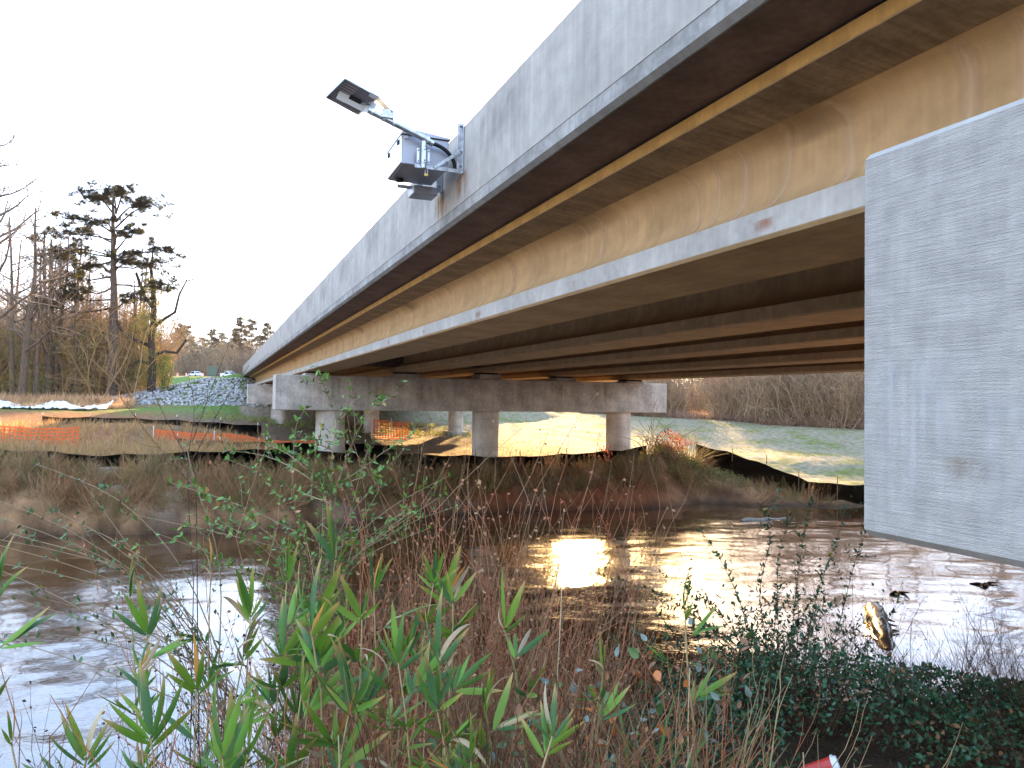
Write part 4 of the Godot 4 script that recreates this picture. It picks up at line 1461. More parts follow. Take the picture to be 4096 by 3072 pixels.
func build_far_brush() -> void:
	# stems and grasses on the far bank, the field edge and the woods' floor: nobody could count them
	var thin := dry_clump(71, 26, 1.0, 0.008, 1.0, false)
	var bush := thicket(72, 3.4)
	rng.seed = 73
	var xf := []
	var tint := []
	for k in 46:
		# bushes hanging over the bank's edge
		var x := rr(-13, 6) if k < 38 else rr(6, 17)
		var s := far_shore(x) + rr(0.7, 1.9)
		var at := S(x, height(x, s), s)
		xf.push_back(Transform3D(Basis.from_euler(Vector3(rr(0.0, 0.5), rr(0, TAU), rr(-0.3, 0.3))).scaled(Vector3.ONE * rr(0.16, 0.36)), at))
		tint.push_back(Color(0.30, 0.22, 0.11) * rr(0.7, 1.3))
	tag(many(self, "bank_bushes", bush.mesh(), M.twig, xf, tint), "low twiggy bushes overhanging the far bank", "brush", "", "stuff")
	xf = []
	tint = []
	for k in 1500:
		var x := rr(-15, 22)
		var s := far_shore(x) + rr(0.35, 2.3)
		if x > 6 and rng.randf() < 0.6: continue
		var g := rr(0.6, 1.2)
		xf.push_back(Transform3D(Basis.from_euler(Vector3(rr(-0.9, 0.9), rr(0, TAU), rr(-0.9, 0.9))).scaled(Vector3.ONE * rr(0.25, 0.75)), S(x, height(x, s), s)))
		tint.push_back(Color(0.42, 0.24, 0.12) * g if rng.randf() < 0.6 else Color(0.27, 0.21, 0.08) * g)
	tag(many(self, "bank_brush", thin.mesh(), M.twig, xf, tint), "tangle of dead stems covering the far cut bank", "brush", "", "stuff")
	# grass tufts
	var gb := Mb.new()
	for k in 14:
		var w := rr(0, TAU)
		var d := Vector3(cos(w) * rr(0.1, 0.8), 1, sin(w) * rr(0.1, 0.8)).normalized()
		gb.leaf(Vector3(cos(w) * 0.05, -0.01, sin(w) * 0.05), d, Vector3(cos(w), 0.2, sin(w)), rr(0.6, 1.0), 0.035, 0.7, 2)
	xf = []
	tint = []
	for k in 9000:
		# low grass on the field, green where the ground is green
		var x := rr(13, 44)
		var s := rr(21.5, 80)
		if s < far_shore(x) + 1.0: continue
		var a := n1.get_noise_2d(x * 9, s * 9) * 0.5 + 0.5
		var c := Color(0.19, 0.24, 0.04).lerp(Color(0.36, 0.31, 0.20), 1.0 - smoothstep(0.45, 0.62, a + rr(-0.1, 0.1)))
		xf.push_back(Transform3D(Basis(Vector3.UP, rr(0, TAU)).scaled(Vector3(1, rr(0.5, 1.1), 1) * rr(0.07, 0.16)), S(x, height(x, s), s)))
		tint.push_back(c)
	for k in 1500:
		# the bank's top and the spit
		var x := rr(-15, 22)
		var s := far_shore(x) + rr(0.6, 2.3 if x < 15 else 3.2)
		var on_spit := Vector2(x - 17.6, s - 25.6).length() < 1.9
		if not on_spit and rng.randf() < 0.45: continue
		xf.push_back(Transform3D(Basis.from_euler(Vector3(rr(-0.5, 0.5), rr(0, TAU), rr(-0.5, 0.5))).scaled(Vector3.ONE * rr(0.2, 0.55)), S(x, height(x, s), s)))
		tint.push_back((Color(0.30, 0.27, 0.06) if on_spit else Color(0.32, 0.21, 0.09)) * rr(0.6, 1.2))
	for k in 500:
		var x := rr(-9, 9)
		var s := rr(48, 56)
		xf.push_back(Transform3D(Basis(Vector3.UP, rr(0, TAU)).scaled(Vector3.ONE * rr(0.25, 0.6)), S(x + 8, height(x + 8, s), s)))
		tint.push_back(Color(0.25, 0.26, 0.07) * rr(0.7, 1.3))
	tag(many(self, "short_grass", gb.mesh(), M.grass, xf, tint), "short patchy green and straw grass on the field and bank", "grass", "", "stuff")
	# tall tawny grass before the left woods and along the right woods
	xf = []
	tint = []
	for k in 5200:
		var x := rr(-30, 1.0)
		var s := rr(59, 74)
		if height(x, s) > plain_height(x, s) + 0.25 or (x > -6 and s < 66): continue
		var g := rr(0.7, 1.25)
		xf.push_back(Transform3D(Basis.from_euler(Vector3(rr(-0.2, 0.2), rr(0, TAU), rr(-0.2, 0.2))).scaled(Vector3(1.1, 1, 1.1) * rr(0.6, 1.5) * (0.5 if s < 62 else 1.0)), S(x, height(x, s), s)))
		tint.push_back(Color(0.62, 0.37, 0.19) * g)
	for k in 2600:
		var x := rr(-15, 2.5)
		var s := rr(27, 44) if k % 2 else rr(27, 31.5)
		var g := rr(0.7, 1.2)
		xf.push_back(Transform3D(Basis.from_euler(Vector3(rr(-0.4, 0.4), rr(0, TAU), rr(-0.4, 0.4))).scaled(Vector3.ONE * rr(0.35, 0.85)), S(x, height(x, s), s)))
		tint.push_back(Color(0.42, 0.25, 0.10) * g)
	for k in 2600:
		var s := rr(15, 100)
		var x := 42.5 + rr(0, 3.5)
		xf.push_back(Transform3D(Basis.from_euler(Vector3(rr(-0.3, 0.3), rr(0, TAU), rr(-0.3, 0.3))).scaled(Vector3.ONE * rr(0.5, 1.1)), S(x, height(x, s), s)))
		tint.push_back(Color(0.36, 0.22, 0.14) * rr(0.6, 1.2))
	tag(many(self, "tall_grass", gb.mesh(), M.grass, xf, tint), "tall tawny dead grass along the feet of the woods", "grass", "", "stuff")
	# undergrowth of both woods
	xf = []
	tint = []
	for k in 2000:
		var s := rr(12, 115)
		var x := 44.0 + pow(rng.randf(), 2.2) * 22 + maxf(0, 8 - s * 0.2)
		var d := Vector2(x - 9.0, -s + 17.0)
		var low := absf(d.angle_to(Vector2(0.4472, -0.8724))) < 0.05
		# lanes along the sun's direction where its light comes through
		if sin((x * 0.89 - s * 0.456) * 0.5 + 2.0) > (0.05 if x > 46.5 else 0.6): continue
		xf.push_back(Transform3D(Basis.from_euler(Vector3(rr(-0.2, 0.2), rr(0, TAU), rr(-0.2, 0.2))).scaled(Vector3.ONE * rr(0.7, 1.75) * (0.6 if low else 1.0)), S(x, height(x, s), s)))
		tint.push_back(Color(0.42, 0.29, 0.18) * rr(0.6, 1.2))
	for k in 620:
		var x := rr(-36, -5.5)
		var s := rr(67, 92)
		if x > -0.056 * s - 2.6 or s < 67.5 + 0.5 * maxf(0, -x - 9): continue
		xf.push_back(Transform3D(Basis.from_euler(Vector3(rr(-0.2, 0.2), rr(0, TAU), rr(-0.2, 0.2))).scaled(Vector3.ONE * rr(1.0, 2.6)), S(x, height(x, s), s)))
		tint.push_back(Color(0.42, 0.27, 0.13) * rr(0.6, 1.2))
	for k in 160:
		var x := rr(3, 45)
		var s := rr(98, 125)
		xf.push_back(Transform3D(Basis.from_euler(Vector3(rr(-0.2, 0.2), rr(0, TAU), rr(-0.2, 0.2))).scaled(Vector3.ONE * rr(0.8, 1.6)), S(x, height(x, s), s)))
		tint.push_back(Color(0.22, 0.17, 0.13) * rr(0.6, 1.2))
	tag(many(self, "woods_undergrowth", bush.mesh(), M.twig, xf, tint), "dense grey brown twigs filling the woods below the trees", "undergrowth", "", "stuff")
	# last leaves and vines in the woods
	xf = []
	tint = []
	for k in 190:
		var s := rr(14, 112)
		var at := S(44.0 + rr(0, 7), 0, s)
		at.y = height(at.x, s)
		var n := rng.randi_range(3, 14)
		var c: Color = [Color(0.16, 0.17, 0.04), Color(0.42, 0.25, 0.04), Color(0.22, 0.18, 0.05), Color(0.13, 0.14, 0.045)][rng.randi_range(0, 3)]
		var tall := rr(1.5, 9)
		for m in n:
			xf.push_back(Transform3D(Basis(Vector3.UP, rr(0, TAU)).scaled(Vector3.ONE * rr(0.7, 1.3)), at + Vector3(rr(-1.2, 1.2), rr(0.4, tall), rr(-1.2, 1.2))))
			tint.push_back(c * rr(0.7, 1.3))
	for k in 150:
		var at := S(rr(-32, -6.5), 0, rr(67, 84))
		if at.x > 0.056 * at.z - 1.5: continue
		at.y = height(at.x, -at.z)
		var tall := rr(2, 7)
		var c: Color = [Color(0.25, 0.22, 0.03), Color(0.14, 0.15, 0.04), Color(0.36, 0.22, 0.05)][rng.randi_range(0, 2)]
		for m in rng.randi_range(5, 20):
			xf.push_back(Transform3D(Basis(Vector3.UP, rr(0, TAU)).scaled(Vector3.ONE * rr(0.8, 1.4)), at + Vector3(rr(-1, 1), rr(0.3, tall), rr(-1, 1))))
			tint.push_back(c * rr(0.7, 1.3))
	tag(many(self, "woods_leaves", leaf_spray(26, 0.5, 0.13), M.leaf, xf, tint), "sparse green and golden leaves left on vines in the woods", "foliage", "", "stuff")

	# evergreen shrubs at the left edge and the woods' front
	var shrub: Node3D
	for p in [[-15.9, 58.5, 5.6, "tall yellow green evergreen shrub at the far left edge"], [-16.3, 54.0, 3.0, "lower dark green shrub at the far left edge above the plastic sheet"], [-9.4, 69.5, 6.8, "narrow leafy vine column just left of the tall pine trunk"], [-5.8, 69, 6.4, "leafy green column between the tall pine and the snag"], [-3.9, 68.4, 3.0, "yellow green bush at the foot of the crooked snag"]]:
		var at := S(p[0], height(p[0], p[1]), p[1])
		var t := thing("evergreen_shrub", p[3], "shrub", at, "evergreen shrubs of the left woods")
		rng.seed = int(p[2] * 100)
		var b := Mb.new()
		b.col = Color(0.13, 0.09, 0.06)
		for k in 6: limb(b, Vector3(rr(-0.2, 0.2), 0, rr(-0.2, 0.2)), Vector3(rr(-0.3, 0.3), 1, rr(-0.3, 0.3)).normalized(), p[2] * rr(0.7, 1.0), 0.06, 6, 5, 0.12, 0.1)
		pm(t, "stems", b, M.twig)
		xf = []
		tint = []
		for k in 110:
			var f := rng.randf()
			var w := rr(0, TAU)
			var r: float = (0.35 + 0.9 * sin(PI * (0.12 + 0.8 * f))) * p[2] * 0.17 * rr(0.5, 1.15)
			xf.push_back(Transform3D(Basis(Vector3.UP, w).scaled(Vector3.ONE * rr(0.7, 1.3)), Vector3(cos(w) * r, f * p[2], sin(w) * r)))
			tint.push_back(Color(0.17, 0.18, 0.03) * rr(0.6, 1.3))
		many(t, "leaves", leaf_spray(30, 0.4, 0.11), M.leaf, xf, tint)

	# the spit's straw-coloured shrub and red-leaved stems
	var sp := thing("straw_shrub", "spiky yellow straw shrub on top of the spit by the right silt fence", "shrub", S(18.2, height(18.2, 25.7), 25.7))
	rng.seed = 88
	var b2 := Mb.new()
	for k in 120:
		b2.col = Color(0.42, 0.33, 0.13) * rr(0.6, 1.2)
		limb(b2, Vector3(rr(-0.3, 0.3), -0.05, rr(-0.3, 0.3)), Vector3(rr(-1.2, 1.2), 1, rr(-1.2, 1.2)).normalized(), rr(0.7, 1.9), 0.008, 5, 3, 0.16, -0.04, 0.4)
	pm(sp, "stems", b2, M.twig)
	var bb := thing("fallen_branches", "tangle of bare bent branches leaning over the end of the silt fence", "branches", S(17.3, height(17.3, 25.8), 25.8))
	b2 = Mb.new()
	for k in 26:
		b2.col = Color(0.36, 0.26, 0.17) * rr(0.6, 1.2)
		limb(b2, Vector3(rr(-0.9, 0.9), 0, rr(-0.3, 0.3)), Vector3(rr(-1.3, 1.0), 1, rr(-0.5, 0.5)).normalized(), rr(1.0, 2.6), 0.02, 6, 4, 0.3, -0.03, 0.3)
	pm(bb, "wood", b2, M.twig)
	for p in [[16.9, 25.0, "red brown oak seedling left of the straw shrub on the spit"], [18.0, 26.0, "red leaved seedling just behind the straw shrub"], [14.0, 25.3, "glowing orange dry weed against the black silt fence"]]:
		var o := thing("oak_seedling", p[2], "seedling", S(p[0], height(p[0], p[1]), p[1]))
		b2 = Mb.new()
		b2.col = Color(0.2, 0.12, 0.07)
		for k in 7: limb(b2, Vector3(rr(-0.1, 0.1), 0, rr(-0.1, 0.1)), Vector3(rr(-0.6, 0.6), 1, rr(-0.6, 0.6)).normalized(), rr(0.6, 1.1), 0.012, 4, 4, 0.15, 0.05)
		pm(o, "stems", b2, M.twig)
		xf = []
		tint = []
		for k in 26:
			xf.push_back(Transform3D(Basis.IDENTITY, Vector3(rr(-0.45, 0.45), rr(0.25, 1.1), rr(-0.45, 0.45))))
			tint.push_back(Color(0.42, 0.12, 0.05) * rr(0.6, 1.3))
		many(o, "leaves", leaf_spray(8, 0.16, 0.09), M.leaf, xf, tint)
	var vn := []
	var vt := []
	for k in 420:
		var x := rr(16.6, 20.2)
		var s := 25.0 + rr(-1.0, 0.8)
		vn.push_back(Transform3D(Basis(Vector3.UP, rr(0, TAU)), S(x, height(x, s) + rr(0, 0.25), s)))
		vt.push_back(Color(0.16, 0.14, 0.035) * rr(0.5, 1.3))
	tag(many(self, "spit_vines", leaf_spray(16, 0.16, 0.07), M.leaf, vn, vt), "low olive vines matted over the spit", "vines", "", "stuff")


func build_far_pines() -> void:
	rng.seed = 90
	var protos := []
	for v in 3:
		var at := S(-20 + v * 9, 0, 236 + v * 8)
		at.y = height(at.x, -at.z)
		var t := thing("distant_pine", ["", "", ""][v], "pine tree", at, "pines on the distant hill")
		var h: float = [17.0, 14.0, 19.0][v]
		var b := Mb.new()
		b.col = Color(0.14, 0.10, 0.08)
		b.tube([Vector3.ZERO, Vector3(0.1, h * 0.5, 0), Vector3(0, h, 0)], [0.28, 0.2, 0.06], 7)
		var xf := []
		var tint := []
		for k in 26:
			var f: float = lerpf([0.45, 0.3, 0.55][v], 1.0, k / 25.0)
			var w := rr(0, TAU)
			var r := h * 0.2 * (1.12 - f) * rr(0.5, 1.3) + 0.4
			var e := Vector3(cos(w) * r, h * f + rr(-0.2, 0.5), sin(w) * r)
			b.tube([Vector3(0, h * f - 0.3, 0), e], [0.06, 0.025], 4)
			pad(xf, tint, e, 1.2, 0.5, 14, 1.5)
		pm(t, "trunk", b, M.bark)
		many(t, "needles", needle_tuft(18, 0.45, 0.035), M.needle, xf, tint)
		protos.push_back(t)
	var n := 0
	var spots := []
	for k in 44: spots.push_back([rr(-60, 30), rr(228, 300), rr(0.62, 1.0)])
	for k in 10: spots.push_back([rr(-22, -11), rr(100, 160), rr(0.45, 0.6)])
	for k in spots.size():
		var p = spots[k]
		var label: String = "distant pine with hazy crown on the hill behind the road" if p[1] > 200 else "small pine behind the snag at the edge of the left woods"
		if k < 3:
			var at := S(p[0], height(p[0], p[1]), p[1])
			protos[k].position = at
			protos[k].set_meta("label", label)
		else:
			copy(protos[k % 3], "distant_pine", label, S(p[0], height(p[0], p[1]), p[1]), rr(0, TAU), p[2], "pines on the distant hill")
	# lower hardwoods between them
	var xf := []
	var tint := []
	for k in 1700:
		var x := rr(-75, 40)
		var s := rr(226, 300)
		var tall := rr(1.0, 10.0)
		xf.push_back(Transform3D(Basis(Vector3.UP, rr(0, TAU)).scaled(Vector3.ONE * rr(3.0, 5.0)), S(x, height(x, s) + tall, s)))
		tint.push_back((Color(0.15, 0.13, 0.06) if rng.randf() < 0.6 else Color(0.20, 0.15, 0.09)) * rr(0.6, 1.2))
	tag(many(self, "distant_woods", leaf_spray(60, 0.5, 0.10), M.leaf, xf, tint), "hazy mass of woods on the distant hill", "woods", "", "stuff")
	xf = []
	tint = []
	for k in 240:
		var x := rr(-75, 40)
		var s := rr(224, 300)
		xf.push_back(Transform3D(Basis(Vector3.UP, rr(0, TAU)).scaled(Vector3.ONE * rr(2.0, 3.8)), S(x, height(x, s), s)))
		tint.push_back(Color(0.26, 0.19, 0.13) * rr(0.6, 1.2))
	tag(many(self, "distant_thicket", thicket(95, 3.4).mesh(), M.twig, xf, tint), "leafless hardwoods among the pines on the distant hill", "woods", "", "stuff")


# ---------- the near bank ----------
var cane_leaves := []
var cane_dead := []


func make_cane_leaves() -> void:
	rng.seed = 120
	for k in 8:
		var b := Mb.new()
		var g := rr(0.75, 1.2)
		b.col = [Color(0.115, 0.23, 0.025), Color(0.075, 0.17, 0.028), Color(0.16, 0.26, 0.03), Color(0.06, 0.14, 0.045)][k % 4] * g
		b.leaf(Vector3.ZERO, Vector3.UP, Vector3.BACK, 1.0, [0.135, 0.115, 0.15, 0.125][k % 4], [0.25, 0.5, 0.15, 0.75][(k * 3) % 4], 7, Color(0.42, 0.27, 0.09) if k % 3 != 1 else Color(0.16, 0.2, 0.04))
		cane_leaves.push_back(b.mesh())
	for k in 4:
		var b := Mb.new()
		b.col = [Color(0.50, 0.38, 0.21), Color(0.55, 0.26, 0.06), Color(0.42, 0.30, 0.17), Color(0.36, 0.28, 0.18)][k]
		b.leaf(Vector3.ZERO, Vector3.UP, Vector3.BACK, 1.0, 0.10, [1.4, 0.5, 2.0, 1.0][k], 7)
		cane_dead.push_back(b.mesh())


# a river cane: a jointed stem with fans of long leaves near its top; top is where the fans sit
func cane(label: String, x: float, top: float, s: float, seed_: int, big: float, lean := Vector2.ZERO, leaves := 10) -> void:
	rng.seed = seed_
	var g := height(x - lean.x, s - lean.y)
	var t := thing("river_cane", label, "cane", S(x - lean.x, g, s - lean.y), "river canes on the near bank")
	var tall := top - g
	var b := Mb.new()
	b.col = Color(0.40, 0.30, 0.15) if seed_ % 3 else Color(0.22, 0.22, 0.08)
	var pts := [Vector3(0, -0.1, 0)]
	var rad := [0.006]
	for k in 6:
		var f := (k + 1) / 6.0
		pts.push_back(Vector3(lean.x * f * f, tall * f, -lean.y * f * f) + Vector3(rr(-1, 1), 0, rr(-1, 1)) * 0.012)
		rad.push_back(lerpf(0.006, 0.0028, f))
	b.tube(pts, rad, 6)
	# sheaths at the joints
	for k in range(2, 6):
		b.tube([pts[k] - Vector3(0, 0.012, 0), pts[k] + Vector3(0, 0.012, 0)], [rad[k] * 1.5], 6)
	pm(t, "stem", b, M.twig)
	var tw := Mb.new()
	tw.col = Color(0.16, 0.10, 0.06)
	# fans of leaves: one at the tip, others on short branchlets from lower joints
	var fans := maxi(3, int(leaves / 3.4))
	var turn := rr(0, TAU)
	for f in fans:
		var up := 1.0 - 0.14 * f * rr(0.8, 1.2)
		var at: Vector3 = pts[int(up * 6)].lerp(pts[mini(int(up * 6) + 1, 6)], up * 6 - int(up * 6))
		turn += 2.5 + rr(-0.6, 0.6)
		var ax := Vector3(0, 1, 0) if f == 0 else (Vector3(cos(turn), rr(0.5, 1.3), sin(turn))).normalized()
		var hub := at + ax * (0.01 if f == 0 else rr(0.03, 0.09))
		tw.tube([at, hub], [0.0032, 0.0022], 4)
		# the fan lies roughly in one plane through its axis
		var plane := Vector3(cos(turn + 1.2), rr(-0.2, 0.2), sin(turn + 1.2))
		plane = (plane - ax * plane.dot(ax)).normalized()
		var n := rng.randi_range(4, 7)
		for k in n:
			var open := lerpf(-0.95, 0.95, (k + rr(0.2, 0.8)) / n)
			var d := (ax * cos(open) + plane * sin(open) + rdir() * 0.22).normalized()
			var start := hub + d * 0.008 - ax * 0.012 * absf(k - n / 2.0)
			var z := (ax.cross(plane) * (1.0 if f % 2 else -1.0) + Vector3.UP * 0.5 + rdir() * 0.3).normalized()
			var xx := d.cross(z).normalized()
			z = xx.cross(d).normalized()
			var ln := big * rr(0.10, 0.235) * (1.0 - 0.2 * absf(open))
			var dead := rng.randf() < 0.10
			var m: Mesh = cane_dead[rng.randi_range(0, 3)] if dead else cane_leaves[rng.randi_range(0, 7)]
			part(t, "leaf", m, M.leaf, Transform3D(Basis(xx, d, z).scaled(Vector3.ONE * ln), start))
	pm(t, "twigs", tw, M.twig)


# a leafy shrub given by its stems, each a list of x, y, s
func stem_shrub(called: String, label: String, root: Vector2, stems: Array, leaf_len: float, every: float, col: Color, bark_col: Color, seed_: int, gloss: Material, rad := 0.0042) -> void:
	rng.seed = seed_
	var g := height(root.x, root.y)
	var t := thing(called, label, "shrub", S(root.x, g, root.y))
	var o := t.position
	var b := Mb.new()
	var lf := Mb.new()
	for st in stems:
		var p := []
		for k in range(0, st.size(), 3): p.push_back(S(st[k], st[k + 1], st[k + 2]) - o)
		# smooth the stem
		var fine := []
		for k in p.size() - 1:
			var p0: Vector3 = p[maxi(k - 1, 0)]
			var p3: Vector3 = p[mini(k + 2, p.size() - 1)]
			for j in 4: fine.push_back(p[k].cubic_interpolate(p[k + 1], p0, p3, j / 4.0))
		fine.push_back(p[-1])
		b.col = bark_col * rr(0.8, 1.2)
		var rads := []
		for k in fine.size(): rads.push_back(lerpf(rad, rad * 0.35, float(k) / fine.size()))
		b.tube(fine, rads, 5)
		var run := 0.0
		for k in range(1, fine.size()):
			var d: Vector3 = (fine[k] - fine[k - 1])
			var ln := d.length()
			d /= ln
			run += ln
			while run > every:
				run -= every * rr(0.6, 1.5)
				var at: Vector3 = fine[k] - d * rr(0, ln)
				if rng.randf() < 0.16:
					var q := limb(b, at, (d + rdir() * 0.9).normalized(), rr(0.08, 0.3), rad * 0.4, 4, 4, 0.2, 0.05)
					for m in 4: sprout(lf, q[m + 1], (q[m + 1] - q[m]).normalized(), leaf_len * 0.85, col)
				else:
					sprout(lf, at, d, leaf_len, col)
		sprout(lf, fine[-1], (fine[-1] - fine[-2]).normalized(), leaf_len, col)
	# the lower stems that carry them from the ground
	for k in (2 if rad < 0.0033 else 4):
		var a := Vector3(rr(-0.2, 0.2), -0.1, rr(-0.2, 0.2))
		var st = stems[k % stems.size()]
		var e := S(st[0], st[1], st[2]) - o
		b.col = bark_col * rr(0.8, 1.1)
		b.tube([a, a.lerp(e, 0.5) + rdir() * 0.04, e], [rad * 1.9, rad * 1.5, rad * 1.1], 6)
	pm(t, "stems", b, M.twig)
	var l := pm(t, "leaves", lf, gloss)
	l.set_meta("kind", "stuff")


func sprout(b: Mb, at: Vector3, d: Vector3, ln: float, col: Color) -> void:
	# one or two small oval leaves
	var side := d.cross(rdir()).normalized()
	for e in ([-1.0, 1.0] if rng.randf() < 0.7 else [1.0]):
		b.col = col * rr(0.7, 1.35)
		if rng.randf() < 0.06: b.col = Color(0.3, 0.22, 0.05)
		var dd: Vector3 = (d * 0.6 + side * e + rdir() * 0.4).normalized()
		b.leaf(at, dd, (Vector3.UP + rdir() * 0.6).normalized(), ln * rr(0.6, 1.25), ln * rr(0.42, 0.6), 0.4, 3)


func build_near_bank() -> void:
	make_cane_leaves()
	var c := [
		["tallest bright green cane with broad leaves left of the leafy shrub's foot", 0.28, 3.06, 3.14, 1.15], ["cane with a fan of pale lit leaves spreading right below the shrub", 0.50, 3.10, 3.27, 1.15], ["cane with upright dark green leaves in the middle of the cane patch", 0.34, 2.99, 2.68, 1.2], ["low cane with wide leaves reaching left over the white water reflection", 0.30, 2.76, 2.71, 1.25],
		["cane with blue green leaves leaning right in the cane patch", 0.49, 2.93, 2.95, 1.1], ["cane of dark leaves right behind the middle of the cane patch", 0.64, 3.0, 3.1, 1.1], ["thin cane with a curled tip and few upright leaves on a pale stem", 0.92, 2.98, 3.21, 0.95], ["lone cane with yellow green leaves and one orange dead blade below the glare", 1.08, 2.90, 2.72, 1.1],
		["cane with narrow leaves folded upward beside the red stems", 0.98, 2.92, 3.08, 0.95], ["cane with sparse drooping leaves right of the cane patch", 0.74, 2.78, 2.96, 1.0], ["cane with brown tipped leaves near the pale dead stalks", 0.60, 2.74, 2.70, 1.0], ["low cane with two long green leaves pointing up right", 0.46, 2.72, 2.64, 1.1],
		["slender cane standing alone on a long straw stem before the dark bush", 1.79, 2.96, 2.54, 0.8], ["short yellow green cane in front of the red leaf litter", 1.34, 2.82, 2.39, 0.8], ["grey green cane with drooping narrow leaves at the bottom middle", 0.99, 2.76, 2.11, 0.8],
		["small cane against the pale water in the left half", -0.33, 2.91, 3.71, 0.9], ["cane with dark narrow leaves over the pale water", -0.23, 2.80, 3.46, 0.95], ["cane of short green leaves by the dark far reflection", 0.0, 2.98, 3.79, 0.9], ["leaning dark cane low over the pale water", -0.26, 2.70, 3.36, 0.9], ["yellowing cane with orange blades at the bottom left", -0.32, 2.72, 2.53, 1.0], ["green cane with brown edges at the bottom left corner's right", -0.16, 2.74, 2.57, 1.0], ["cane with a dead tan leaf among the dark twigs", -0.05, 2.69, 3.06, 1.0],
		["cane cut off by the left edge of view", -0.70, 3.11, 3.09, 1.0], ["dark small cane at the bottom left corner", -0.59, 2.66, 2.85, 0.8], ["dark low cane at the bottom beside the pale stalks", 0.12, 2.74, 2.35, 0.9], ["upright thin cane at the bottom between the stalks", 0.73, 2.72, 2.11, 0.75],
	]
	for k in 12: c.push_back(["short green cane half hidden among the taller canes", 0.05 + (k * 0.37 - floorf(k * 0.37)) * 1.0, 2.72 + 0.06 * (k % 5), 2.4 + (k * 0.61 - floorf(k * 0.61)) * 1.0, 1.1])
	for k in c.size():
		var p = c[k]
		cane(p[0], p[1], p[2], p[3], 200 + k * 7, p[4], Vector2(sin(k * 2.4), cos(k * 1.7)) * 0.10, 10 + (k * 5) % 7)

	# the tall leafy shrub before the far pier
	var arcs := [
		[0.68, 3.17, 4.7, 0.65, 3.5, 4.43, 0.74, 3.65, 4.93, 0.67, 3.85, 4.89, 0.56, 3.99, 4.54], [0.71, 3.19, 4.69, 0.77, 3.45, 4.65, 0.81, 3.6, 4.6, 0.8, 3.91, 4.75],
		[0.69, 3.19, 4.7, 0.79, 3.35, 4.87, 0.82, 3.69, 4.33, 0.99, 3.84, 4.2], [0.68, 3.24, 4.7, 0.9, 3.34, 4.86, 0.98, 3.48, 4.52, 1.19, 3.55, 4.69],
		[0.68, 3.24, 4.7, 0.8, 3.35, 4.27, 0.98, 3.37, 4.53, 1.14, 3.48, 4.68], [0.68, 3.18, 4.7, 0.51, 3.34, 4.56, 0.33, 3.41, 5.17, 0.08, 3.45, 5.24],
		[0.68, 3.22, 4.7, 0.53, 3.36, 4.4, 0.41, 3.47, 4.44, 0.33, 3.5, 4.86], [0.68, 3.15, 4.7, 0.51, 3.19, 5.1, 0.25, 3.35, 4.78, 0.08, 3.43, 4.72],
		[0.57, 3.18, 4.75, 0.58, 3.41, 4.68, 0.56, 3.56, 4.38, 0.61, 3.65, 4.51], [0.46, 3.19, 4.79, 0.46, 3.48, 4.74, 0.48, 3.64, 4.77, 0.51, 3.74, 4.56],
		[0.67, 3.31, 4.7, 0.51, 3.42, 4.56, 0.39, 3.49, 4.6], [0.71, 3.65, 4.68, 0.77, 3.72, 4.62], [0.69, 3.48, 4.69, 0.55, 3.54, 4.59, 0.43, 3.59, 4.43],
		[0.6, 2.9, 4.8, 0.2, 3.1, 5.0, -0.25, 3.25, 5.2], [0.6, 2.8, 4.8, 0.1, 2.95, 4.9, -0.5, 3.1, 5.0], [0.7, 2.8, 4.8, 1.1, 3.1, 4.8, 1.45, 3.3, 4.7], [0.7, 2.7, 4.8, 1.2, 2.95, 4.9, 1.6, 3.05, 5.0],
	]
	rng.seed = 306
	for k in 26:
		var w := rr(-1.0, 1.0)
		var up := rr(0.45, 1.15)
		arcs.push_back([0.6 + w * 0.1, rr(1.9, 2.5), 4.7, 0.6 + w * 0.35, 2.45 + up * 0.45, 4.7 + rr(-0.2, 0.2), 0.6 + w * rr(0.7, 1.15), 2.45 + up * rr(0.8, 1.0), 4.7 + rr(-0.4, 0.4)])
	stem_shrub("leafy_shrub", "tall open shrub with small oval green leaves in front of the far pier cap", Vector2(0.66, 4.75), arcs, 0.042, 0.055, Color(0.10, 0.20, 0.035), Color(0.28, 0.20, 0.12), 301, M.small_leaf)
	# the thin bare sapling left of it, and more bent stems over the left water
	stem_shrub("budding_sapling", "thin sapling with forked bare twigs before the rock slope", Vector2(-0.1, 5.2), [
		[-0.1, 2.6, 5.2, -0.15, 3.3, 5.2, -0.12, 3.75, 5.2, -0.2, 4.05, 5.2], [-0.1, 3.3, 5.2, -0.28, 3.65, 5.2, -0.42, 3.95, 5.25], [-0.12, 3.4, 5.2, 0.05, 3.75, 5.2, 0.2, 4.0, 5.1], [-0.13, 3.5, 5.2, -0.02, 3.85, 5.2, 0.08, 4.15, 5.2], [-0.1, 3.2, 5.2, -0.35, 3.5, 5.3, -0.6, 3.85, 5.3],
	], 0.012, 0.05, Color(0.10, 0.08, 0.04), Color(0.10, 0.065, 0.05), 302, M.small_leaf, 0.003)
	var bent := [
		[0.1, 2.2, 4.6, -0.3, 2.7, 4.7, -0.8, 3.05, 4.9, -1.3, 3.25, 5.1], [0.1, 2.2, 4.6, -0.15, 2.8, 4.7, -0.5, 3.2, 4.8, -0.95, 3.4, 5.0], [0.0, 2.1, 4.6, -0.5, 2.5, 4.7, -1.05, 2.8, 4.9, -1.6, 2.95, 5.2], [0.05, 2.1, 4.6, 0.05, 2.8, 4.7, -0.1, 3.3, 4.8, -0.15, 3.5, 4.9], [0.0, 2.0, 4.6, -0.6, 2.3, 4.7, -1.2, 2.5, 4.9], [0.1, 2.1, 4.6, -0.4, 2.9, 4.7, -0.7, 3.3, 4.9],
	]
	rng.seed = 307
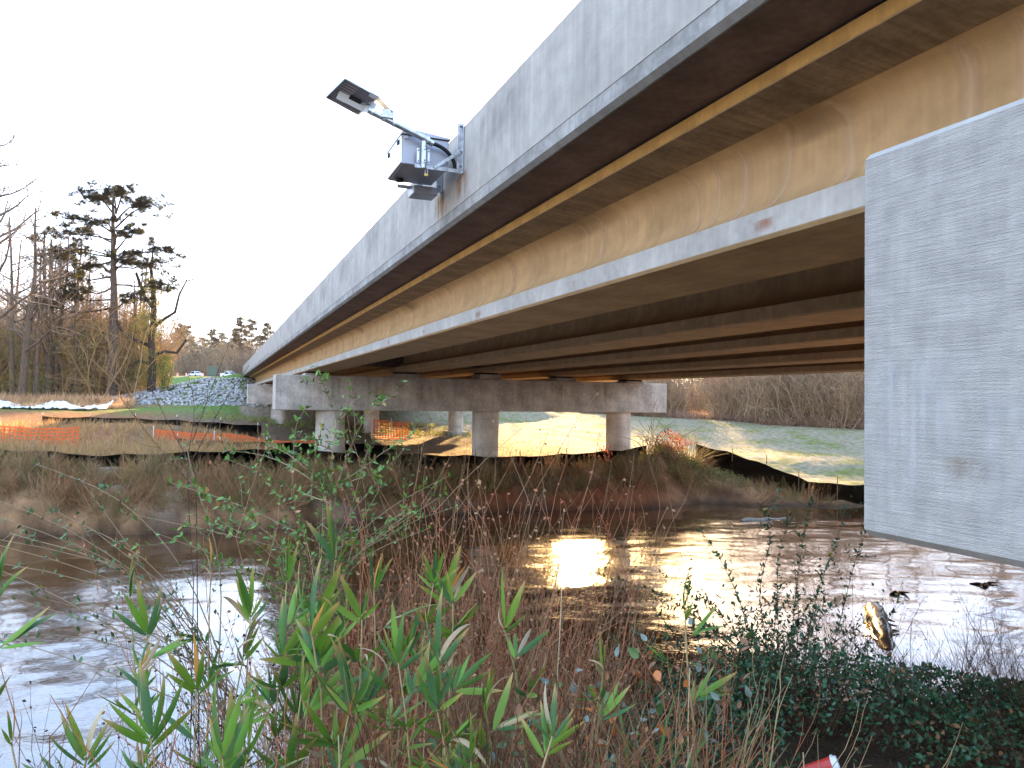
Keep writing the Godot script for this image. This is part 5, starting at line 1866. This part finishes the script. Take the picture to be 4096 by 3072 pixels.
	for k in 16:
		var w := rr(0.25, 1.0)
		var up := rr(0.2, 1.2)
		bent.push_back([0.15, rr(1.5, 2.2), 4.6, 0.1 - w * 0.5, 2.2 + up * 0.6, 4.7, 0.1 - w * 1.5, 2.35 + up * rr(0.8, 1.0), 4.9 + rr(-0.3, 0.3)])
	stem_shrub("leaning_shrub", "shrub with sparse blue green leaves on stems leaning left over the river", Vector2(0.1, 4.6), bent, 0.034, 0.11, Color(0.07, 0.14, 0.05), Color(0.27, 0.19, 0.115), 303, M.small_leaf)
	# the dark evergreen bush at right
	var sprays := [
		[3.39, 1.84, 3.97, 3.62, 2.31, 4.08, 3.51, 2.76, 3.93, 3.62, 3.06, 3.94], [3.64, 1.91, 3.87, 3.58, 2.56, 3.67, 4.07, 2.82, 3.99, 4.06, 3.09, 3.9], [3.33, 1.91, 3.99, 3.14, 2.44, 3.81, 3.07, 2.79, 3.97, 3.08, 2.94, 4.21],
		[3.45, 1.97, 3.94, 3.09, 2.33, 4.21, 2.85, 2.49, 4.45, 2.37, 2.67, 4.31], [3.52, 1.91, 3.92, 3.52, 2.45, 4.12, 3.51, 2.88, 4.01, 3.29, 3.15, 3.85], [3.76, 1.85, 3.82, 3.92, 2.36, 3.8, 4.15, 2.73, 3.89, 4.22, 3.01, 3.83],
		[3.83, 1.85, 3.79, 4.07, 2.25, 3.69, 4.32, 2.5, 3.64], [3.15, 1.9, 4.06, 2.79, 2.45, 3.9, 2.85, 2.73, 4.0], [3.57, 2.11, 3.89, 3.75, 2.73, 3.99, 3.65, 3.18, 3.78],
		[3.3, 1.8, 4.0, 2.9, 2.2, 4.1, 2.6, 2.5, 4.0], [3.2, 1.7, 4.0, 2.7, 2.1, 4.0, 2.4, 2.4, 3.9], [3.4, 1.8, 3.9, 3.2, 2.3, 3.8, 3.0, 2.6, 3.7], [3.5, 1.8, 3.9, 3.4, 2.2, 3.8, 3.3, 2.65, 3.7], [3.3, 1.7, 3.9, 3.0, 2.2, 3.9, 2.75, 2.65, 3.9], [3.6, 1.8, 3.9, 3.75, 2.3, 4.0, 3.8, 2.7, 4.1],
	]
	rng.seed = 305
	for k in 34:
		var a := Vector3(rr(3.1, 3.8), 1.7, rr(3.7, 4.1))
		var e := Vector3(rr(2.35, 4.1), rr(2.0, 2.62), rr(3.4, 4.3))
		sprays.push_back([a.x, a.y, a.z, lerpf(a.x, e.x, 0.4), lerpf(a.y, e.y, 0.6), lerpf(a.z, e.z, 0.4), e.x, e.y, e.z])
	stem_shrub("dark_bush", "dark glossy leaved bush with upright sprays against the water at right", Vector2(3.5, 4.0), sprays, 0.036, 0.026, Color(0.035, 0.085, 0.04), Color(0.12, 0.085, 0.055), 304, M.small_leaf, 0.0035)

	# dry weeds, each clump its own thing
	var kinds := []
	for k in 5:
		kinds.push_back(dry_clump(400 + k, [13, 11, 9, 15, 8][k], [2.0, 1.7, 1.5, 1.9, 2.1][k], 0.0032, [0.7, 0.8, 0.6, 0.9, 0.5][k], true, 7).mesh())
	rng.seed = 410
	var mats := []
	for m in [Color(0.36, 0.21, 0.115), Color(0.40, 0.165, 0.085), Color(0.075, 0.045, 0.04), Color(0.30, 0.21, 0.115)]:
		mats.push_back(mat("stem_%d" % mats.size(), m, 0.9, 0.25))
	var zones := [
		# x, s ranges, how many, material, size, label
		[0.7, 2.3, 3.9, 5.4, 38, 1, 1.05, 1.4, "red brown dry weed clump in the thicket left of the sun's glare"],
		[1.4, 3.4, 4.6, 5.6, 15, 1, 0.75, 1.0, "red brown dry weed clump standing before the sun's glare"],
		[0.2, 1.3, 3.7, 5.2, 18, 0, 0.85, 1.1, "tan dry weed clump in the thicket behind the canes"],
		[-1.5, 0.2, 3.4, 5.0, 17, 2, 0.7, 0.98, "dark bare twig clump against the pale water at left"],
		[0.7, 1.5, 2.6, 3.8, 9, 3, 0.4, 0.6, "straw coloured dry weed clump low in the foreground"],
		[1.8, 2.5, 4.0, 4.9, 6, 1, 0.5, 0.75, "tan dry weed clump between the glare and the dark bush"],
		[3.9, 6.0, 3.6, 5.2, 4, 2, 0.45, 0.7, "dark bare twig clump on the right bank before the river log"],
	]
	for z in zones:
		for k in z[4]:
			var x := rr(z[0], z[1])
			var s := rr(z[2], z[3])
			var o := part(self, "dry_weed", kinds[rng.randi_range(0, 4)], mats[z[5] if rng.randf() < 0.7 or z[5] > 1 else 1 - z[5]], Transform3D(Basis.from_euler(Vector3(rr(-0.2, 0.2), rr(0, TAU), rr(-0.2, 0.2))).scaled(Vector3.ONE * rr(z[6], z[7])), S(x, height(x, s), s)))
			tag(o, z[8], "dry weeds", "dry weeds on the near bank")

	# pale dead stalks that stand out
	for p in [[1.80, 2.2, 2.75, 2.50, "long pale straw stalk under the lone slender cane"], [2.2, 2.4, 2.42, 2.3, "short pale stalk right of the lone slender cane"], [0.80, 2.9, 2.85, 2.9, "thin pale stalk rising by the curled cane"], [1.5, 3.2, 3.05, 3.1, "thin bent pale stalk before the glare"], [0.42, 2.5, 2.7, 2.5, "pale stalk bundle's tallest straw in the cane patch"]]:
		var b := Mb.new()
		b.col = Color(0.55, 0.42, 0.24)
		rng.seed = int(p[0] * 100)
		var g := height(p[0], p[3])
		limb(b, Vector3.ZERO, Vector3(rr(-0.06, 0.06), 1, rr(-0.06, 0.06)), p[2] - g, 0.0045, 6, 5, 0.03, 0.0, 0.5)
		var o := pm(self, "dead_stalk", b, M.twig)
		o.position = S(p[0], g, p[3])
		tag(o, p[4], "dead stalk", "pale dead stalks on the near bank")

	# ground cover: vines, leaf litter, fine dead stems
	rng.seed = 430
	var lm := Mb.new()
	lm.leaf(Vector3.ZERO, Vector3(0, 0.3, 1).normalized(), Vector3.UP, 1.0, 0.62, 0.5, 4)
	var xf := []
	var tint := []
	for k in 46000:
		var x := 1.6 + rng.randf() * 3.9
		var s := rr(1.7, 5.6)
		var g := height(x, s)
		if g < 0.15 or Vector2(x - 2.48, s - 2.35).length() < 0.26: continue
		var mound := 0.6 * clampf(1.25 - absf(x - 2.6) / 1.3, 0, 1) * smoothstep(6.0, 4.0, s) * smoothstep(1.9, 2.6, s)
		var lift := mound * (0.55 + 0.45 * n1.get_noise_2d(x * 55, s * 55)) + 0.05
		xf.push_back(Transform3D(Basis.from_euler(Vector3(rr(-0.9, 0.9), rr(0, TAU), rr(-0.9, 0.9))).scaled(Vector3.ONE * rr(0.013, 0.034)), S(x, g + lift * pow(rng.randf(), 0.35) + 0.01, s)))
		tint.push_back(Color(0.028, 0.075, 0.032) * rr(0.6, 1.6) if rng.randf() < 0.9 else Color(0.2, 0.1, 0.04) * rr(0.6, 1.2))
	tag(many(self, "vine_cover", lm.mesh(), M.small_leaf, xf, tint), "dark green vine leaves covering the right side of the near bank", "vines", "", "stuff")
	xf = []
	tint = []
	for k in 14000:
		var x := rr(-2.5, 4.5)
		var s := rr(1.3, 5.2)
		var g := height(x, s)
		if g < 0.08 or x > 2.1 + 0.3 * sin(s * 5): continue
		var a := rng.randf()
		var lift := pow(rng.randf(), 1.6) * 0.85 * smoothstep(1.6, 2.8, s)
		xf.push_back(Transform3D(Basis.from_euler(Vector3(rr(-1.2, 1.2), rr(0, TAU), rr(-1.2, 1.2))).scaled(Vector3.ONE * rr(0.022, 0.058)), S(x, g + lift + 0.01, s)))
		if a < 0.35: tint.push_back(Color(0.26, 0.12, 0.055) * rr(0.5, 1.3))
		elif a < 0.5: tint.push_back(Color(0.42, 0.13, 0.03) * rr(0.6, 1.2))
		elif a < 0.7: tint.push_back(Color(0.17, 0.22, 0.18) * rr(0.7, 1.3))
		else: tint.push_back(Color(0.07, 0.12, 0.035) * rr(0.6, 1.4))
	tag(many(self, "leaf_litter", lm.mesh(), M.small_leaf, xf, tint), "brown, red and green leaves littering the near bank under the canes", "leaves", "", "stuff")
	var fine := dry_clump(440, 24, 0.8, 0.0026, 0.7, false, 5).mesh()
	rng.seed = 441
	xf = []
	tint = []
	for k in 520:
		var x := rr(-2.4, 5.5)
		var s := rr(1.8, 5.4)
		if x < 0.1 and rng.randf() < 0.55: continue
		if x > 1.9 and (rng.randf() < 0.4 or Vector2(x - 2.45, s - 2.2).length() < 0.65): continue
		xf.push_back(Transform3D(Basis.from_euler(Vector3(rr(-0.8, 0.8), rr(0, TAU), rr(-0.8, 0.8))).scaled(Vector3.ONE * rr(0.6, 1.25)), S(x, height(x, s), s)))
		var a := rng.randf()
		if x > 1.9:
			xf[-1] = xf[-1].scaled_local(Vector3.ONE * 0.62)
			tint.push_back(Color(0.085, 0.05, 0.03) * rr(0.6, 1.5))
			continue
		tint.push_back((Color(0.32, 0.135, 0.065) if a < 0.55 else Color(0.28, 0.19, 0.10) if a < 0.75 else Color(0.10, 0.055, 0.035)) * rr(0.6, 1.2))
	tag(many(self, "dead_stems", fine, M.twig, xf, tint), "fine tangle of dead stems over the near bank", "brush", "", "stuff")
	# blades of grass at the bottom
	var gb := Mb.new()
	for k in 9:
		var w := rr(0, TAU)
		gb.leaf(Vector3(cos(w) * 0.04, -0.01, sin(w) * 0.04), Vector3(cos(w) * rr(0.1, 0.7), 1, sin(w) * rr(0.1, 0.7)).normalized(), Vector3(cos(w), 0.2, sin(w)), rr(0.6, 1.0), 0.03, 0.8, 4)
	xf = []
	tint = []
	for k in 420:
		var x := rr(-2.0, 2.0)
		var s := rr(1.6, 4.2)
		xf.push_back(Transform3D(Basis.from_euler(Vector3(rr(-0.3, 0.3), rr(0, TAU), rr(-0.3, 0.3))).scaled(Vector3.ONE * rr(0.25, 0.7)), S(x, height(x, s), s)))
		tint.push_back((Color(0.09, 0.17, 0.03) if rng.randf() < 0.5 else Color(0.36, 0.27, 0.14)) * rr(0.6, 1.3))
	tag(many(self, "near_grass", gb.mesh(), M.grass, xf, tint), "green and straw grass blades among the canes", "grass", "", "stuff")


func _ready() -> void:
	rng.seed = 20240
	n1.seed = 5; n1.frequency = 0.03; n1.fractal_octaves = 4
	n2.seed = 9; n2.frequency = 0.03; n2.fractal_octaves = 3
	var cam := Camera3D.new()
	cam.name = "camera"
	cam.position = EYE
	var yaw := Basis(Vector3.UP, deg_to_rad(-21.9))
	cam.basis = yaw * Basis(Vector3.RIGHT, deg_to_rad(1.31)) * Basis(Vector3.BACK, deg_to_rad(0.75))
	cam.fov = rad_to_deg(2 * atan(384.0 / 739.5))
	cam.near = 0.05
	cam.far = 1500
	add_child(cam)

	var env := Environment.new()
	env.background_mode = Environment.BG_SKY
	env.tonemap_mode = Environment.TONE_MAPPER_LINEAR
	env.tonemap_exposure = 6.8
	env.sdfgi_enabled = true
	env.ssao_enabled = true
	env.ssil_enabled = true
	var sky := ProceduralSkyMaterial.new()
	sky.sky_top_color = Color(0.64, 0.76, 0.92)
	sky.sky_horizon_color = Color(0.98, 0.94, 0.885)
	sky.sky_curve = 0.12
	sky.sky_energy_multiplier = 0.85
	sky.ground_bottom_color = Color(0.3, 0.25, 0.2)
	sky.ground_horizon_color = Color(0.6, 0.55, 0.5)
	sky.sun_angle_max = 52.0
	sky.sun_curve = 0.22
	env.fog_enabled = true
	env.fog_density = 0.00015
	env.fog_light_color = Color(0.93, 0.91, 0.88)
	env.sky = Sky.new()
	env.sky.sky_material = sky
	var we := WorldEnvironment.new()
	we.name = "environment"
	we.environment = env
	add_child(we)

	var sun := DirectionalLight3D.new()
	sun.name = "sun"
	sun.light_energy = 1.6
	sun.light_angular_distance = 0.5
	sun.light_color = Color(1.0, 0.81, 0.54)
	sun.shadow_enabled = true
	add_child(sun)
	# the sun stands 11.4 degrees high, 27 degrees to the right of the bridge's line
	var to_sun := Vector3(0.4472, 0.1973, -0.8724)
	sun.look_at_from_position(to_sun * 100.0, Vector3.ZERO, Vector3.UP)

	make_materials()
	build_land()
	build_bridge()
	build_gauge()
	build_fences()
	build_riprap()
	build_far_vehicles()
	build_river_things()
	build_stains()
	build_far_pines()
	build_big_pine()
	build_left_trees()
	build_far_brush()
	build_near_bank()
